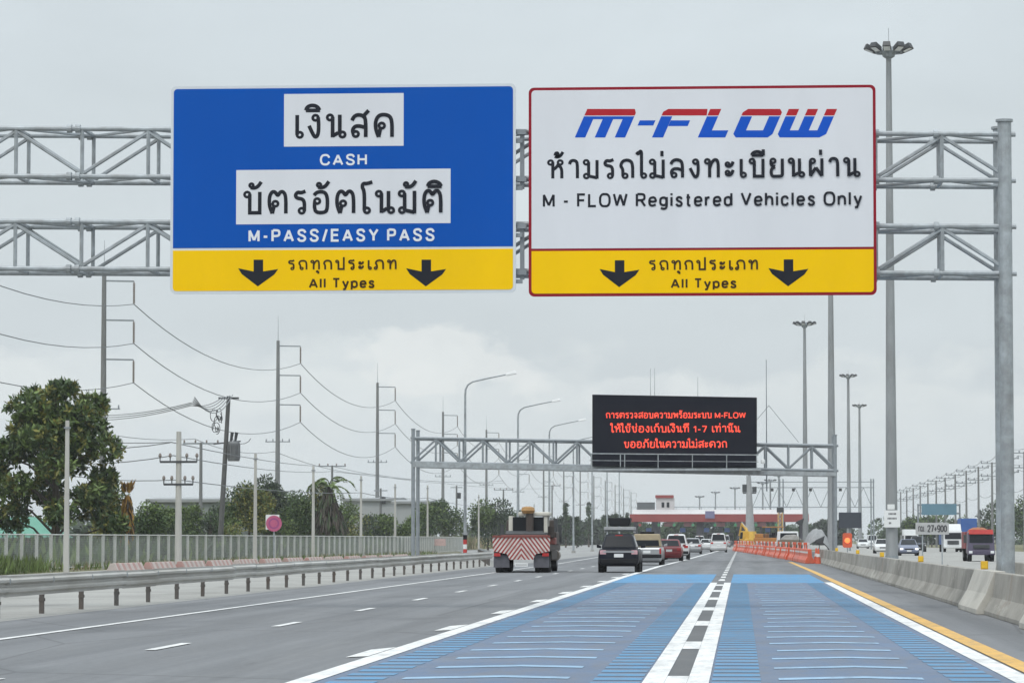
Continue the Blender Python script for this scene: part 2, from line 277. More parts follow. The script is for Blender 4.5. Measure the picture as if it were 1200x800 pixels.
LA = {
 'A': (0.7, [('l', [(0, 0), (0.35, 0.97), (0.7, 0)]), ('l', [(0.14, 0.3), (0.56, 0.3)])]),
 'C': (0.68, [('s', [(0.68, 0.7), (0.58, 0.94), (0.35, 1.0), (0.1, 0.92), (0, 0.62), (0, 0.38), (0.1, 0.08), (0.35, 0), (0.58, 0.06), (0.68, 0.3)])]),
 'S': (0.6, [('s', [(0.6, 0.74), (0.5, 0.96), (0.3, 1.0), (0.08, 0.94), (0.02, 0.74), (0.14, 0.56), (0.48, 0.44), (0.6, 0.24), (0.5, 0.04), (0.3, 0), (0.08, 0.05), (0, 0.27)])]),
 'H': (0.6, [('l', [(0, 0), (0, 1)]), ('l', [(0.6, 0), (0.6, 1)]), ('l', [(0.06, 0.52), (0.54, 0.52)])]),
 'M': (0.74, [('l', [(0, 0), (0, 0.97), (0.37, 0.1), (0.74, 0.97), (0.74, 0)])]),
 '-': (0.3, [('l', [(0, 0.4), (0.3, 0.4)])]),
 '/': (0.3, [('l', [(0, -0.04), (0.3, 1.04)])]),
 'P': (0.56, [('l', [(0, 0), (0, 1)]), ('s', [(0.04, 0.98), (0.4, 0.98), (0.56, 0.9), (0.56, 0.55), (0.4, 0.46), (0.04, 0.46)])]),
 'E': (0.52, [('l', [(0.54, 0.98), (0, 0.98), (0, 0.02), (0.56, 0.02)]), ('l', [(0.06, 0.52), (0.5, 0.52)])]),
 'Y': (0.66, [('l', [(0, 1), (0.33, 0.45), (0.66, 1)]), ('l', [(0.33, 0.42), (0.33, 0)])]),
 'T': (0.6, [('l', [(0, 0.98), (0.6, 0.98)]), ('l', [(0.3, 0.92), (0.3, 0)])]),
 'F': (0.5, [('l', [(0.52, 0.98), (0, 0.98), (0, 0)]), ('l', [(0.06, 0.5), (0.46, 0.5)])]),
 'L': (0.5, [('l', [(0, 1), (0, 0.02), (0.52, 0.02)])]),
 'O': (0.72, [('c', [(0, 0.5), (0.0, 0.75), (0.14, 0.98), (0.36, 1.0), (0.58, 0.98), (0.72, 0.75), (0.72, 0.5), (0.72, 0.25), (0.58, 0.02), (0.36, 0), (0.14, 0.02), (0, 0.25)])]),
 'W': (0.96, [('l', [(0, 1), (0.22, 0.05), (0.48, 0.95), (0.74, 0.05), (0.96, 1)])]),
 'R': (0.6, [('l', [(0, 0), (0, 1)]), ('s', [(0.04, 0.98), (0.42, 0.98), (0.58, 0.9), (0.58, 0.58), (0.42, 0.48), (0.04, 0.48)]), ('l', [(0.34, 0.44), (0.62, 0)])]),
 'V': (0.66, [('l', [(0, 1), (0.33, 0.05), (0.66, 1)])]),
 'l': (0.04, [('l', [(0.02, 0), (0.02, 1)])]),
 'i': (0.04, [('l', [(0.02, 0), (0.02, 0.72)]), ('l', [(0.02, 0.88), (0.02, 1.02)])]),
 'y': (0.5, [('l', [(0, 0.72), (0.25, 0.06)]), ('l', [(0.5, 0.72), (0.2, -0.2), (0.02, -0.22)])]),
 'p': (0.5, [('l', [(0, 0.72), (0, -0.24)]), ('c', [(0.02, 0.36), (0.06, 0.64), (0.26, 0.7), (0.48, 0.6), (0.5, 0.36), (0.48, 0.1), (0.26, 0.0), (0.06, 0.08)])]),
 'd': (0.5, [('l', [(0.5, 0), (0.5, 1)]), ('c', [(0.48, 0.36), (0.44, 0.64), (0.24, 0.7), (0.02, 0.6), (0, 0.36), (0.02, 0.1), (0.24, 0.0), (0.44, 0.08)])]),
 'g': (0.5, [('s', [(0.5, 0.72), (0.5, -0.05), (0.42, -0.22), (0.24, -0.25), (0.04, -0.18)]), ('c', [(0.48, 0.38), (0.44, 0.64), (0.24, 0.7), (0.02, 0.6), (0, 0.38), (0.02, 0.14), (0.24, 0.04), (0.44, 0.1)])]),
 'e': (0.5, [('s', [(0.02, 0.36), (0.5, 0.36), (0.5, 0.5), (0.42, 0.68), (0.24, 0.71), (0.04, 0.62), (0, 0.36), (0.04, 0.08), (0.26, 0), (0.5, 0.12)])]),
 's': (0.44, [('s', [(0.42, 0.54), (0.34, 0.7), (0.12, 0.7), (0.02, 0.54), (0.14, 0.4), (0.34, 0.32), (0.44, 0.16), (0.34, 0.0), (0.1, 0.0), (0, 0.16)])]),
 'c': (0.46, [('s', [(0.46, 0.5), (0.38, 0.69), (0.22, 0.71), (0.03, 0.62), (0, 0.36), (0.03, 0.08), (0.22, 0), (0.38, 0.03), (0.46, 0.2)])]),
 't': (0.3, [('s', [(0.12, 0.95), (0.12, 0.3), (0.12, 0.02), (0.3, 0.02)]), ('l', [(0, 0.68), (0.28, 0.68)])]),
 'r': (0.26, [('l', [(0, 0), (0, 0.72)]), ('s', [(0.02, 0.4), (0.06, 0.64), (0.28, 0.68)])]),
 'h': (0.48, [('l', [(0, 0), (0, 1)]), ('s', [(0.02, 0.45), (0.1, 0.66), (0.3, 0.71), (0.46, 0.6), (0.48, 0.4), (0.48, 0)])]),
 'n': (0.48, [('l', [(0, 0), (0, 0.72)]), ('s', [(0.02, 0.45), (0.1, 0.66), (0.3, 0.71), (0.46, 0.6), (0.48, 0.4), (0.48, 0)])]),
 '1': (0.3, [('l', [(0, 0.74), (0.24, 0.96), (0.24, 0)])]),
 '2': (0.56, [('s', [(0.02, 0.7), (0.08, 0.94), (0.3, 1), (0.52, 0.92), (0.54, 0.68), (0.4, 0.42), (0.02, 0.03)]), ('l', [(0, 0.03), (0.58, 0.03)])]),
 '7': (0.54, [('l', [(0, 0.97), (0.54, 0.97), (0.2, 0)])]),
 '9': (0.54, [('c', [(0, 0.68), (0.04, 0.92), (0.27, 1), (0.5, 0.92), (0.54, 0.68), (0.5, 0.46), (0.27, 0.38), (0.04, 0.46)]), ('s', [(0.54, 0.7), (0.54, 0.3), (0.44, 0.04), (0.24, 0.0), (0.04, 0.12)])]),
 '0': (0.54, [('c', [(0, 0.5), (0.02, 0.8), (0.27, 1), (0.52, 0.8), (0.54, 0.5), (0.52, 0.2), (0.27, 0), (0.02, 0.2)])]),
 '+': (0.5, [('l', [(0, 0.42), (0.5, 0.42)]), ('l', [(0.25, 0.12), (0.25, 0.34)]), ('l', [(0.25, 0.5), (0.25, 0.72)])]),
}
def chaikin(p, closed, it=2):
    for _ in range(it):
        q = []
        n = len(p)
        rng = range(n) if closed else range(n - 1)
        if not closed: q.append(p[0])
        for i in rng:
            a, b = p[i], p[(i + 1) % n]
            q.append((a[0] * 0.75 + b[0] * 0.25, a[1] * 0.75 + b[1] * 0.25)); q.append((a[0] * 0.25 + b[0] * 0.75, a[1] * 0.25 + b[1] * 0.75))
        if not closed: q.append(p[-1])
        p = q
    return p
def ribbon(mb, pts, wd, closed, y, sgn=1.0, mi=0):
    n = len(pts); L = []; Rr = []
    for i in range(n):
        a = Vector(pts[(i - 1) % n]) if closed or i > 0 else None
        b = Vector(pts[i]); c = Vector(pts[(i + 1) % n]) if closed or i < n - 1 else None
        d1 = (b - a).normalized() if a is not None and (b - a).length > 1e-9 else None
        d2 = (c - b).normalized() if c is not None and (c - b).length > 1e-9 else None
        d1 = d1 or d2; d2 = d2 or d1
        n1 = Vector((-d1.y, d1.x)); n2 = Vector((-d2.y, d2.x)); m = (n1 + n2)
        m = m.normalized() if m.length > 1e-6 else n1
        k = min(1.0 / max(m.dot(n1), 0.3), 1.8) * wd / 2
        L.append(b + m * k); Rr.append(b - m * k)
    vs = [(p.x, y, p.y) for p in L] + [(p.x, y, p.y) for p in Rr]
    mb.add(vs, [(i, (i + 1) % n, n + (i + 1) % n, n + i) for i in range(n if closed else n - 1)], mi)
def lettering(mb, s, x0, x1, zb, zt, y, wd=0.15, gap=0.28, face=-1):
    """Flat lettering in the plane y = const, read from -y (face -1): baseline zb, letter height up to zt, fitted between x0 and x1."""
    items = []; pen = 0.0; first = True
    for ch in s:
        if ch == ' ': pen += 0.45; continue
        if ch in UP: items.append((UP[ch], pen - gap)); continue
        wdt, st = TH.get(ch) or LA[ch]
        items.append((st, pen)); pen += wdt + gap
    tot = pen - gap; h = zt - zb; kx = (x1 - x0 - wd * h) / tot; e = 0.0
    for st, ox in items:
        for q in st:
            e += 0.0004
            if q[0] == 'o':
                pts = [(x0 + wd * h / 2 + (ox + q[1]) * kx + q[3] * min(kx, h * 1.2) * math.cos(t * math.pi / 6), zb + (q[2] + q[3] * math.sin(t * math.pi / 6)) * h) for t in range(12)]
                ribbon(mb, pts, wd * h * 0.74, True, y + face * e)
            else:
                p = chaikin(q[1], q[0] == 'c') if q[0] in 'sc' else q[1]
                P_ = [(x0 + wd * h / 2 + (ox + a) * kx, zb + b * h) for a, b in p]; run = [P_[0]]
                for j in range(1, len(P_)):
                    run.append(P_[j])
                    if q[0] == 'l' and j < len(P_) - 1:
                        d1 = (Vector(P_[j]) - Vector(P_[j - 1])).normalized(); d2 = (Vector(P_[j + 1]) - Vector(P_[j])).normalized()
                        if d1.dot(d2) < -0.25: ribbon(mb, run, wd * h, False, y + face * e); e += 0.0004; run = [P_[j]]
                ribbon(mb, run, wd * h, q[0] == 'c', y + face * e)
    return mb

# ------------------------------------------------------------------ ground, roads, markings
def ground_mat(name, c1, c2, scale, rough=0.95, c3=None, streak=(1, 1, 1), bump=0.15, spec=0.3):
    m = bpy.data.materials.new(name); m.use_nodes = True; t = m.node_tree; b = t.nodes['Principled BSDF']
    g = t.nodes.new('ShaderNodeNewGeometry'); pos = g.outputs['Position']
    big = noise(t, mapping(t, pos, streak), scale, 6, 0.62, 0.2)
    cc = mix_col(t, ramp(t, big, [(0.32, 0.0), (0.68, 1.0)]), c1, c2)
    fine = noise(t, pos, 9.0, 4, 0.7)
    cc = mix_col(t, 1.0, cc, ramp(t, fine, [(0.3, 0.86), (0.7, 1.12)]), 'MULTIPLY')
    if c3:
        pt = noise(t, mapping(t, pos, (1, 0.35, 1), (11, 3, 0)), 0.35, 3, 0.5)
        cc = mix_col(t, ramp(t, pt, [(0.56, 0.0), (0.66, 0.7)]), cc, c3)
    if name == 'worn_asphalt':
        sx = t.nodes.new('ShaderNodeSeparateXYZ'); t.links.new(pos, sx.inputs[0])
        wob = math_node(t, 'MULTIPLY', noise(t, mapping(t, pos, (0, 0.02, 0)), 1.0, 2), 0.5)
        ph = math_node(t, 'MULTIPLY', math_node(t, 'ADD', sx.outputs[0], wob), 2 * math.pi / 1.62)
        trk = ramp(t, math_node(t, 'ADD', math_node(t, 'MULTIPLY', math_node(t, 'SINE', ph), 0.5), 0.5), [(0.0, 0.90), (0.55, 1.0), (1.0, 1.07)])
        cc = mix_col(t, 1.0, cc, trk, 'MULTIPLY')
        oil = noise(t, mapping(t, pos, (2.2, 0.22, 1), (3, 1, 0)), 1.4, 6, 0.72)
        cc = mix_col(t, ramp(t, oil, [(0.60, 0.0), (0.74, 0.55)]), cc, (0.07, 0.071, 0.074))
        pale = noise(t, mapping(t, pos, (0.9, 0.05, 1), (8, 2, 0)), 1.1, 5, 0.65)
        cc = mix_col(t, ramp(t, pale, [(0.55, 0.0), (0.72, 0.5)]), cc, (0.215, 0.218, 0.222))
        vo = t.nodes.new('ShaderNodeTexVoronoi'); vo.feature = 'DISTANCE_TO_EDGE'; vo.inputs['Scale'].default_value = 0.16
        wv = mix_col(t, 0.12, pos, t.nodes.new('ShaderNodeTexNoise').outputs['Color']); t.links.new(mapping(t, wv, (1.3, 0.5, 1)), vo.inputs['Vector'])
        cc = mix_col(t, ramp(t, vo.outputs['Distance'], [(0.0, 0.55), (0.006, 0.0)]), cc, (0.06, 0.06, 0.062))
    t.links.new(cc, b.inputs['Base Color']); b.inputs['Roughness'].default_value = rough; b.inputs['Specular IOR Level'].default_value = spec
    bn = t.nodes.new('ShaderNodeBump'); bn.inputs['Strength'].default_value = bump; bn.inputs['Distance'].default_value = 0.01
    t.links.new(noise(t, pos, 60.0, 3), bn.inputs['Height']); t.links.new(bn.outputs[0], b.inputs['Normal'])
    return m
m_soil = ground_mat('dry_grassy_soil', (0.10, 0.11, 0.045), (0.17, 0.15, 0.09), 0.15)
m_asph = ground_mat('worn_asphalt', (0.125, 0.129, 0.136), (0.180, 0.184, 0.191), 0.9, 0.8, (0.105, 0.109, 0.115), (1.3, 0.025, 1))
m_conc = ground_mat('pale_road_concrete', (0.26, 0.255, 0.24), (0.34, 0.335, 0.315), 0.25, 0.9, (0.22, 0.215, 0.2))
m_plaza = ground_mat('plaza_concrete', (0.22, 0.22, 0.215), (0.30, 0.30, 0.295), 0.3, 0.88, None, (1, 0.06, 1))
def sheet(pts, z): return MB().add([(x, y, z) for x, y in pts], [tuple(range(len(pts)))])
def strip(path, hw, z):
    """a band of half width hw along a list of (x, y)"""
    mb = MB(); vs = []
    for x, y in path: vs += [(x - hw, y, z), (x + hw, y, z)]
    return mb.add(vs, [(2 * i, 2 * i + 1, 2 * i + 3, 2 * i + 2) for i in range(len(path) - 1)])
struct('ground', sheet([(-2500, -60), (2500, -60), (2500, 4500), (-2500, 4500)], -0.03), m_soil)
struct('service_road', sheet([(-30.0, -40), (-12.9, -40), (-12.9, 260), (-29, 430)], -0.008), m_conc)
struct('road', sheet([(-13.0, -40), (5.1, -40), (5.1, 640), (-13.0, 640)], 0.0), m_asph)
struct('plaza_pavement', sheet([(-13.2, 190), (-12.6, 190), (-12.6, 470), (12.5, 470), (12.5, 1500), (-36, 1500), (-36, 430)], 0.004), m_plaza)
struct('median_ground', sheet([(5.1, -40), (8.6, -40), (12.0, 420), (5.1, 420)], -0.004), m_conc)
struct('opposite_road', sheet([(8.6, -40), (32, -40), (32, 1500), (12.0, 1500), (12.0, 420)], -0.008), m_conc)

def paint(name, c, wear, wear_c=(0.14, 0.142, 0.147), scale=3.0, lo=0.45):
    m = bpy.data.materials.new(name); m.use_nodes = True; t = m.node_tree; b = t.nodes['Principled BSDF']
    g = t.nodes.new('ShaderNodeNewGeometry'); pos = g.outputs['Position']
    n1 = noise(t, mapping(t, pos, (1.6, 0.35, 1)), scale, 7, 0.7)
    cc = mix_col(t, ramp(t, n1, [(lo, 0.0), (lo + 0.28, wear)]), (*c, 1), (*wear_c, 1))
    cc = mix_col(t, 1.0, cc, ramp(t, noise(t, pos, 0.3, 3), [(0.3, 0.9), (0.7, 1.08)]), 'MULTIPLY')
    t.links.new(cc, b.inputs['Base Color']); b.inputs['Roughness'].default_value = 0.75; b.inputs['Specular IOR Level'].default_value = 0.3
    return m
p_white = paint('road_paint_white', (0.66, 0.66, 0.65), 0.5)
p_yellow = paint('road_paint_yellow', (0.60, 0.36, 0.10), 0.55)
p_blue_base = paint('blue_surfacing', (0.112, 0.160, 0.245), 0.8, (0.145, 0.158, 0.185), 1.2, 0.38)
p_blue_bar = paint('blue_bar_paint', (0.095, 0.24, 0.40), 0.75, (0.15, 0.185, 0.235), 2.0, 0.42)
p_light_bar = paint('light_blue_bar_paint', (0.27, 0.405, 0.54), 0.85, (0.145, 0.18, 0.24), 1.6, 0.46)
p_blue_solid = paint('bright_blue_paint', (0.07, 0.235, 0.425), 0.8, (0.14, 0.19, 0.26), 1.2, 0.42)
p_dark = paint('dark_line_filler', (0.10, 0.103, 0.107), 0.6, (0.13, 0.13, 0.13), 2.0)
XL, XC, XR = -4.32, -0.66, 2.78           # the blue lanes: solid line, centre pair, solid line
struct('blue_lane_surface', sheet([(XL, -20), (XR, -20), (XR, 113), (XL, 113)], 0.004), p_blue_base)
mb = MB()
for (a, b) in ((XL, XC - 0.33), (XC + 0.33, XR)):
    mb.add([(a, 113, 0.005), (b, 113, 0.005), (b, 140, 0.005), (a + 0.03, 140, 0.005)], [(0, 1, 2, 3)])
struct('blue_cross_bar_marking', mb, p_blue_solid)
mb = MB(); mb2 = MB()
for (a, b) in ((XL + 0.14, XC - 0.36), (XC + 0.36, XR - 0.14)):
    k = 0; y = 12.0
    while y < 112:
        for (u, v) in ((a, a + 0.50), (b - 0.50, b)):
            mb.add([(u, y, 0.008), (v, y, 0.008), (v, y + 0.62, 0.008), (u, y + 0.62, 0.008)], [(0, 1, 2, 3)])
        y += 1.05; k += 1
    for (u, v) in ((a, a + 0.62), (b - 0.62, b)):
        pass
    y = 11.2
    while y < 111:
        c = (a + b) / 2; e0, e1 = a + 0.72 + rnd.uniform(-0.06, 0.06), b - 0.72 + rnd.uniform(-0.06, 0.06); t = 0.52 + rnd.uniform(-0.06, 0.06)
        d0 = 0.55
        mb2.add([(e0, y, 0.009), (c + 0.1, y + d0, 0.009), (e1, y + 0.2, 0.009), (e1, y + 0.2 + t, 0.009), (c + 0.1, y + d0 + t, 0.009), (e0, y + t, 0.009)],
                [(0, 1, 4, 5), (1, 2, 3, 4)])
        y += 3.0
struct('blue_edge_bar_markings', mb, p_blue_bar)
struct('light_blue_bar_markings', mb2, p_light_bar)
mb = MB()
left_path = [(XL - 0.12, -20), (XL - 0.12, 130), (XL + 0.05, 180), (-3.75, 240), (-3.2, 330), (-2.6, 420), (-2.2, 520)]
mb.add(*(lambda q: (q.v, q.f))(strip(left_path, 0.13, 0.010)))
y = 29.5
while y < 150:                              # short thick blocks beside the solid line
    mb.add([(XL - 0.50, y, 0.010), (XL - 0.27, y + 0.4, 0.010), (XL - 0.27, y + 3.9, 0.010), (XL - 0.50, y + 2.9, 0.010)], [(0, 1, 2, 3)]); y += 12.1
mb.add(*(lambda q: (q.v, q.f))(strip([(XR + 0.10, -20), (XR + 0.10, 114)], 0.125, 0.010)))
mb.add(*(lambda q: (q.v, q.f))(strip([(XC - 0.225, -20), (XC - 0.225, 113)], 0.11, 0.012)))
mb.add(*(lambda q: (q.v, q.f))(strip([(XC + 0.225, -20), (XC + 0.225, 113)], 0.11, 0.012)))
for k in range(-2, 8):
    y0 = 32.9 + 12.1 * k
    mb.add([(XC - 0.112, y0, 0.012), (XC + 0.112, y0, 0.012), (XC + 0.112, y0 + 3.2, 0.012), (XC - 0.112, y0 + 3.2, 0.012)], [(0, 1, 2, 3)])
y = 118.0
while y < 430:
    xx = XC + (y - 118) * 0.0006
    mb.add([(xx - 0.09, y, 0.010), (xx + 0.09, y, 0.010), (xx + 0.09, y + 5.0, 0.010), (xx - 0.09, y + 5.0, 0.010)], [(0, 1, 2, 3)]); y += 9.0
mb.add(*(lambda q: (q.v, q.f))(strip([(-10.72, -40), (-10.65, 60), (-10.55, 150), (-10.6, 200), (-11.5, 300)], 0.075, 0.010)))
for k in range(-2, 34):                     # dashed lane line
    y0 = 8.0 + 12.05 * k; xx = -7.68
    if -30 < y0 < 400: mb.add([(xx - 0.075, y0, 0.010), (xx + 0.075, y0, 0.010), (xx + 0.075, y0 + 3.0, 0.010), (xx - 0.075, y0 + 3.0, 0.010)], [(0, 1, 2, 3)])
struct('white_road_markings', mb, p_white)
mb = MB()
mb.add(*(lambda q: (q.v, q.f))(strip([(XC, -20), (XC, 113)], 0.112, 0.007)))
struct('centre_line_filler_markings', mb, p_dark)
mb = MB(); mb.add(*(lambda q: (q.v, q.f))(strip([(XR + 0.40, -20), (XR + 0.40, 150), (XR + 0.3, 215)], 0.13, 0.010)))
struct('yellow_road_marking', mb, p_yellow)

# ------------------------------------------------------------------ near gantry
D1 = 69.0; DEP = 1.25
def truss_gantry(name, label, cat, D, dep, xa, xb, levels, nodes, posts, rc, rd, m, m2, extra=None):
    """levels: [(top chord pixel rows at the two photo edges), (bottom chord rows)]; nodes: photo columns of the panel points"""
    t = thing(name, label, cat, (X(868, D), D, 0))
    o = t.location
    for (ta, tb, ba, bb) in levels:
        def zt(px): return Z(ta + (tb - ta) * px / 1180.0, D, px)
        def zb(px): return Z(ba + (bb - ba) * px / 1180.0, D, px)
        ch = MB(); dg = MB()
        for yy in (D, D + dep):
            for fz in (zt, zb): ch.tube([(X(xa, D), yy, fz(xa)), (X(xb, D), yy, fz(xb))], rc, 10)
        prev = None
        for i, (px, up) in enumerate(nodes):
            x = X(px, D)
            for yy in (D, D + dep):
                dg.tube([(x, yy, zb(px) + rc * 0.5), (x, yy, zt(px) - rc * 0.5)], rd, 6)
                if prev is not None:
                    p0, u0 = prev
                    dg.tube([(X(p0, D), yy + 0.012, zt(p0) - rc if u0 else zb(p0) + rc), (x, yy + 0.012, zt(px) - rc if up else zb(px) + rc)], rd * 0.95, 6)
            dg.tube([(x, D, zt(px)), (x, D + dep, zt(px))], rd, 6); dg.tube([(x, D, zb(px)), (x, D + dep, zb(px))], rd, 6)
            if prev is not None:
                a, b = (D, D + dep) if i % 2 else (D + dep, D)
                for fz in (zt, zb): dg.tube([(X(prev[0], D), a, fz(prev[0])), (x, b, fz(px))], rd * 0.8, 6)
            prev = (px, up)
        c = ch.build('truss_chords', m, t, o, smooth=False)
        dg.build('truss_bracing', m2, c, (0, 0, 0)).location = -Vector(o)
        for px in (extra or []):
            for yy in (D, D + dep):
                for fz in (zt, zb): MB().lathe([(0, -0.05), (rc * 1.7, -0.05), (rc * 1.7, 0.05), (0, 0.05)], 12, (X(px, D), yy, fz(px)), 'x').build('flange', m2, c, o)
    for (px, top, r) in posts:
        for yy in (D, D + dep):
            p = MB(); x = X(px, D); zt_ = Z(top, D, px)
            p.tube([(x, yy, 0.0), (x, yy, zt_)], r, 14)
            p.lathe([(0, zt_), (r * 1.25, zt_), (r * 1.25, zt_ + 0.05), (0, zt_ + 0.07)], 14, (x, yy, 0))
            q = p.build('post', m, t, o, smooth=False)
            b = MB(); b.box(x - r * 2, x + r * 2, yy - r * 2, yy + r * 2, 0, 0.05)
            for sx in (-1, 1):
                for sy in (-1, 1): b.lathe([(0, 0.05), (0.03, 0.05), (0.03, 0.13), (0, 0.13)], 6, (x + sx * r * 1.6, yy + sy * r * 1.6, 0))
            b.build('base_plate', m2, q).location = -Vector(o)
    return t
nodes1 = [(171 + 78 * k, (k % 2 == 0)) for k in range(-4, 14)]
g1 = truss_gantry('sign_gantry', 'large grey steel gantry with two box trusses carrying the two big road signs', 'gantry', D1, DEP, -190, 1194,
                  [(150.5, 157.5, 206.5, 211.5), (259.5, 265.5, 314.5, 320.5)], nodes1, [(1181, 143, 0.14), (-150, 135, 0.14)], 0.052, 0.042, galv, galv, [78, 88, 1030, 1100])
# braces between the double legs
mb = MB()
for px in (1181, -150):
    for k in range(6):
        z0, z1 = 0.6 + k * 1.35, 0.6 + (k + 1) * 1.35
        mb.tube([(X(px, D1), D1, z0 if k % 2 else z1), (X(px, D1), D1 + DEP, z1 if k % 2 else z0)], 0.035, 6)
mb.build('leg_bracing', galv, g1, g1.location)
# hangers that carry the boards
for px in (236, 570, 655, 992):
    mb = MB(); x = X(px, D1)
    mb.box(x - 0.05, x + 0.05, D1 - 0.16, D1 - 0.06, Z(338, D1, px), Z(108, D1, px))
    for row in (154, 209, 262, 317): mb.box(x - 0.11, x + 0.11, D1 - 0.059, D1 + 0.03, Z(row, D1, px) - 0.06, Z(row, D1, px) + 0.06)
    mb.build('sign_hanger', galv, g1, g1.location)
for px in (612,):
    for (ra, rb) in ((158, 222), (262, 328)):
        mb = MB(); x = X(px, D1); mb.box(x - 0.035, x + 0.05, D1 - 0.15, D1 - 0.05, Z(rb, D1, px), Z(ra, D1, px))
        for row in ((154, 209) if ra == 158 else (264, 318)):
            mb.box(x - 0.10, x + 0.10, D1 - 0.2, D1 - 0.055, Z(row + 2, D1, px) - 0.05, Z(row + 2, D1, px) + 0.05)
            mb.box(x - 0.13, x + 0.02, D1 - 0.22, D1 - 0.16, Z(row + 12, D1, px) - 0.05, Z(row + 12, D1, px) + 0.03)
        mb.build('hanger_clamp', galv_dark, g1, g1.location)

# ------------------------------------------------------------------ the two sign boards
def sign_mat(name, c, rough=0.55):
    m = mat(name, c, rough, 0, 0.035, 0.6, dirt=tuple(k * 0.8 for k in c), dirt_amt=0.25, streak=(1.5, 1, 0.4), spec=0.12); return m
s_blue = sign_mat('sign_blue', (0.0, 0.080, 0.40)); s_white = sign_mat('sign_reflective_white', (0.68, 0.69, 0.725))
s_yellow = sign_mat('sign_yellow', (0.90, 0.545, 0.0)); s_border = sign_mat('sign_border_grey', (0.62, 0.65, 0.68)); s_dkred = sign_mat('sign_border_red', (0.27, 0.012, 0.025))
s_black = sign_mat('sign_lettering_black', (0.018, 0.02, 0.028)); s_brown = sign_mat('sign_lettering_dark_brown', (0.055, 0.03, 0.012)); s_letter_white = sign_mat('sign_lettering_white', (0.74, 0.76, 0.79))
s_alu = mat('sign_back_aluminium', (0.42, 0.43, 0.44), 0.5, 0.5)
s_lb = sign_mat('logo_blue', (0.008, 0.085, 0.50)); s_lr = sign_mat('logo_red', (0.42, 0.02, 0.03))
DS = D1 - 0.30
def rrect(x0, x1, z0, z1, r, n=6):
    p = []
    for cx, cz, a0 in ((x1 - r, z1 - r, 0), (x0 + r, z1 - r, 90), (x0 + r, z0 + r, 180), (x1 - r, z0 + r, 270)):
        for k in range(n + 1):
            a = R(a0 + 90 * k / n); p.append((cx + r * math.cos(a), cz + r * math.sin(a)))
    return p
def S(px, py): v = at(px, py, DS); return v.x, v.z
def arrow(mb, cx0, cy0, k, y):
    q = [(309, 580), (338, 580), (338, 616), (384, 609), (372, 626), (322, 662), (273, 624), (262, 606), (309, 616)]
    vs = [(S(cx0 + (a - 322) / k, 0)[0], y, S(600, cy0 + (b - 620) / k)[1]) for a, b in q]
    mb.add(vs, [(0, 1, 2, 8), (2, 3, 4), (2, 4, 5), (8, 2, 5), (8, 5, 6), (8, 6, 7)])
def board(name, label, px0, px1, py0, py1, split, border_m, field_m, line_m):
    (x0, z1), (x1, z0) = S(px0, py0), S(px1, py1)
    t = thing(name, label, 'road sign', ((x0 + x1) / 2, DS, z0)); o = t.location
    zs = S(600, split)[1]; b = 0.058
    MB().prism(rrect(x0, x1, z0, z1, 0.11), 'y', DS, DS + 0.05).build('border_panel', border_m, t, o)
    bk = MB()
    for k in range(5):
        zz_ = z0 + 0.3 + k * (z1 - z0 - 0.6) / 4; bk.box(x0 + 0.1, x1 - 0.1, DS + 0.051, DS + 0.11, zz_ - 0.04, zz_ + 0.04)
    bk.build('back_rails', s_alu, t, o)
    top = rrect(x0 + b, x1 - b, zs + 0.025, z1 - b, 0.08); top = [p for p in top if p[1] > zs + 0.12] 
    pts = [(x0 + b, zs + 0.025)] + [] 
    f = MB().prism([(x1 - b, zs + 0.025)] + [p for p in rrect(x0 + b, x1 - b, zs - 1, z1 - b, 0.075) if p[1] > zs + 0.5] + [(x0 + b, zs + 0.025)], 'y', DS - 0.006, DS - 0.001)
    f.build('field_panel', field_m, t, o)
    f = MB().prism([(x0 + b, zs - 0.025)] + [p for p in rrect(x0 + b, x1 - b, z0 + b, zs + 1, 0.075) if p[1] < zs - 0.4] + [(x1 - b, zs - 0.025)], 'y', DS - 0.006, DS - 0.001)
    f.build('lane_type_panel', s_yellow, t, o)
    return t
def textline(t, s, px0, px1, base, top, m, name, dy=0.008, wd=0.15, gap=0.28):
    mb = MB(); lettering(mb, s, S(px0, 0)[0], S(px1, 0)[0], S(600, base)[1], S(600, top)[1], DS - dy, wd, gap); return mb.build(name, m, t, t.location)
b1 = board('overhead_sign', 'blue overhead sign for cash and card lanes with white text panels and yellow lower band', 200.5, 604.5, 101.5, 342.5, 290, s_border, s_blue, s_border)
for (a, b, c, d) in ((333, 473, 110.5, 171), (277, 528, 199.5, 261.5)):
    (xa, za), (xb, zb_) = S(a, c), S(b, d)
    MB().box(xa, xb, DS - 0.010, DS - 0.0065, zb_, za).build('text_panel', s_white, b1, b1.location)
textline(b1, 'เงินสด', 345, 462, 159.5, 133, s_black, 'thai_lettering', 0.012, 0.168, 0.36)
textline(b1, 'CASH', 375.5, 430.5, 191.5, 180, s_letter_white, 'english_lettering', 0.008, 0.21, 0.36)
textline(b1, 'บัตรอัตโนมัติ', 286, 519, 248.6, 223, s_black, 'thai_lettering', 0.012, 0.168, 0.36)
textline(b1, 'M-PASS/EASY PASS', 292.5, 510, 281, 268, s_letter_white, 'english_lettering', 0.008, 0.21, 0.44)
textline(b1, 'รถทุกประเภท', 338, 465.5, 314.6, 304, s_brown, 'thai_lettering', 0.008, 0.205, 0.36)
textline(b1, 'All Types', 363, 440, 335.7, 325.5, s_brown, 'english_lettering', 0.008, 0.225, 0.34)
for q in ((303.6, 318), (499.5, 319)): mb = MB(); arrow(mb, *q, 2.609, DS - 0.008); mb.build('lane_arrow', s_black, b1, b1.location)
b2 = board('overhead_sign', 'white overhead sign with red border, slanted red and blue logo and yellow lower band', 619.5, 1027.5, 103, 345.5, 293, s_dkred, s_white, s_dkred)
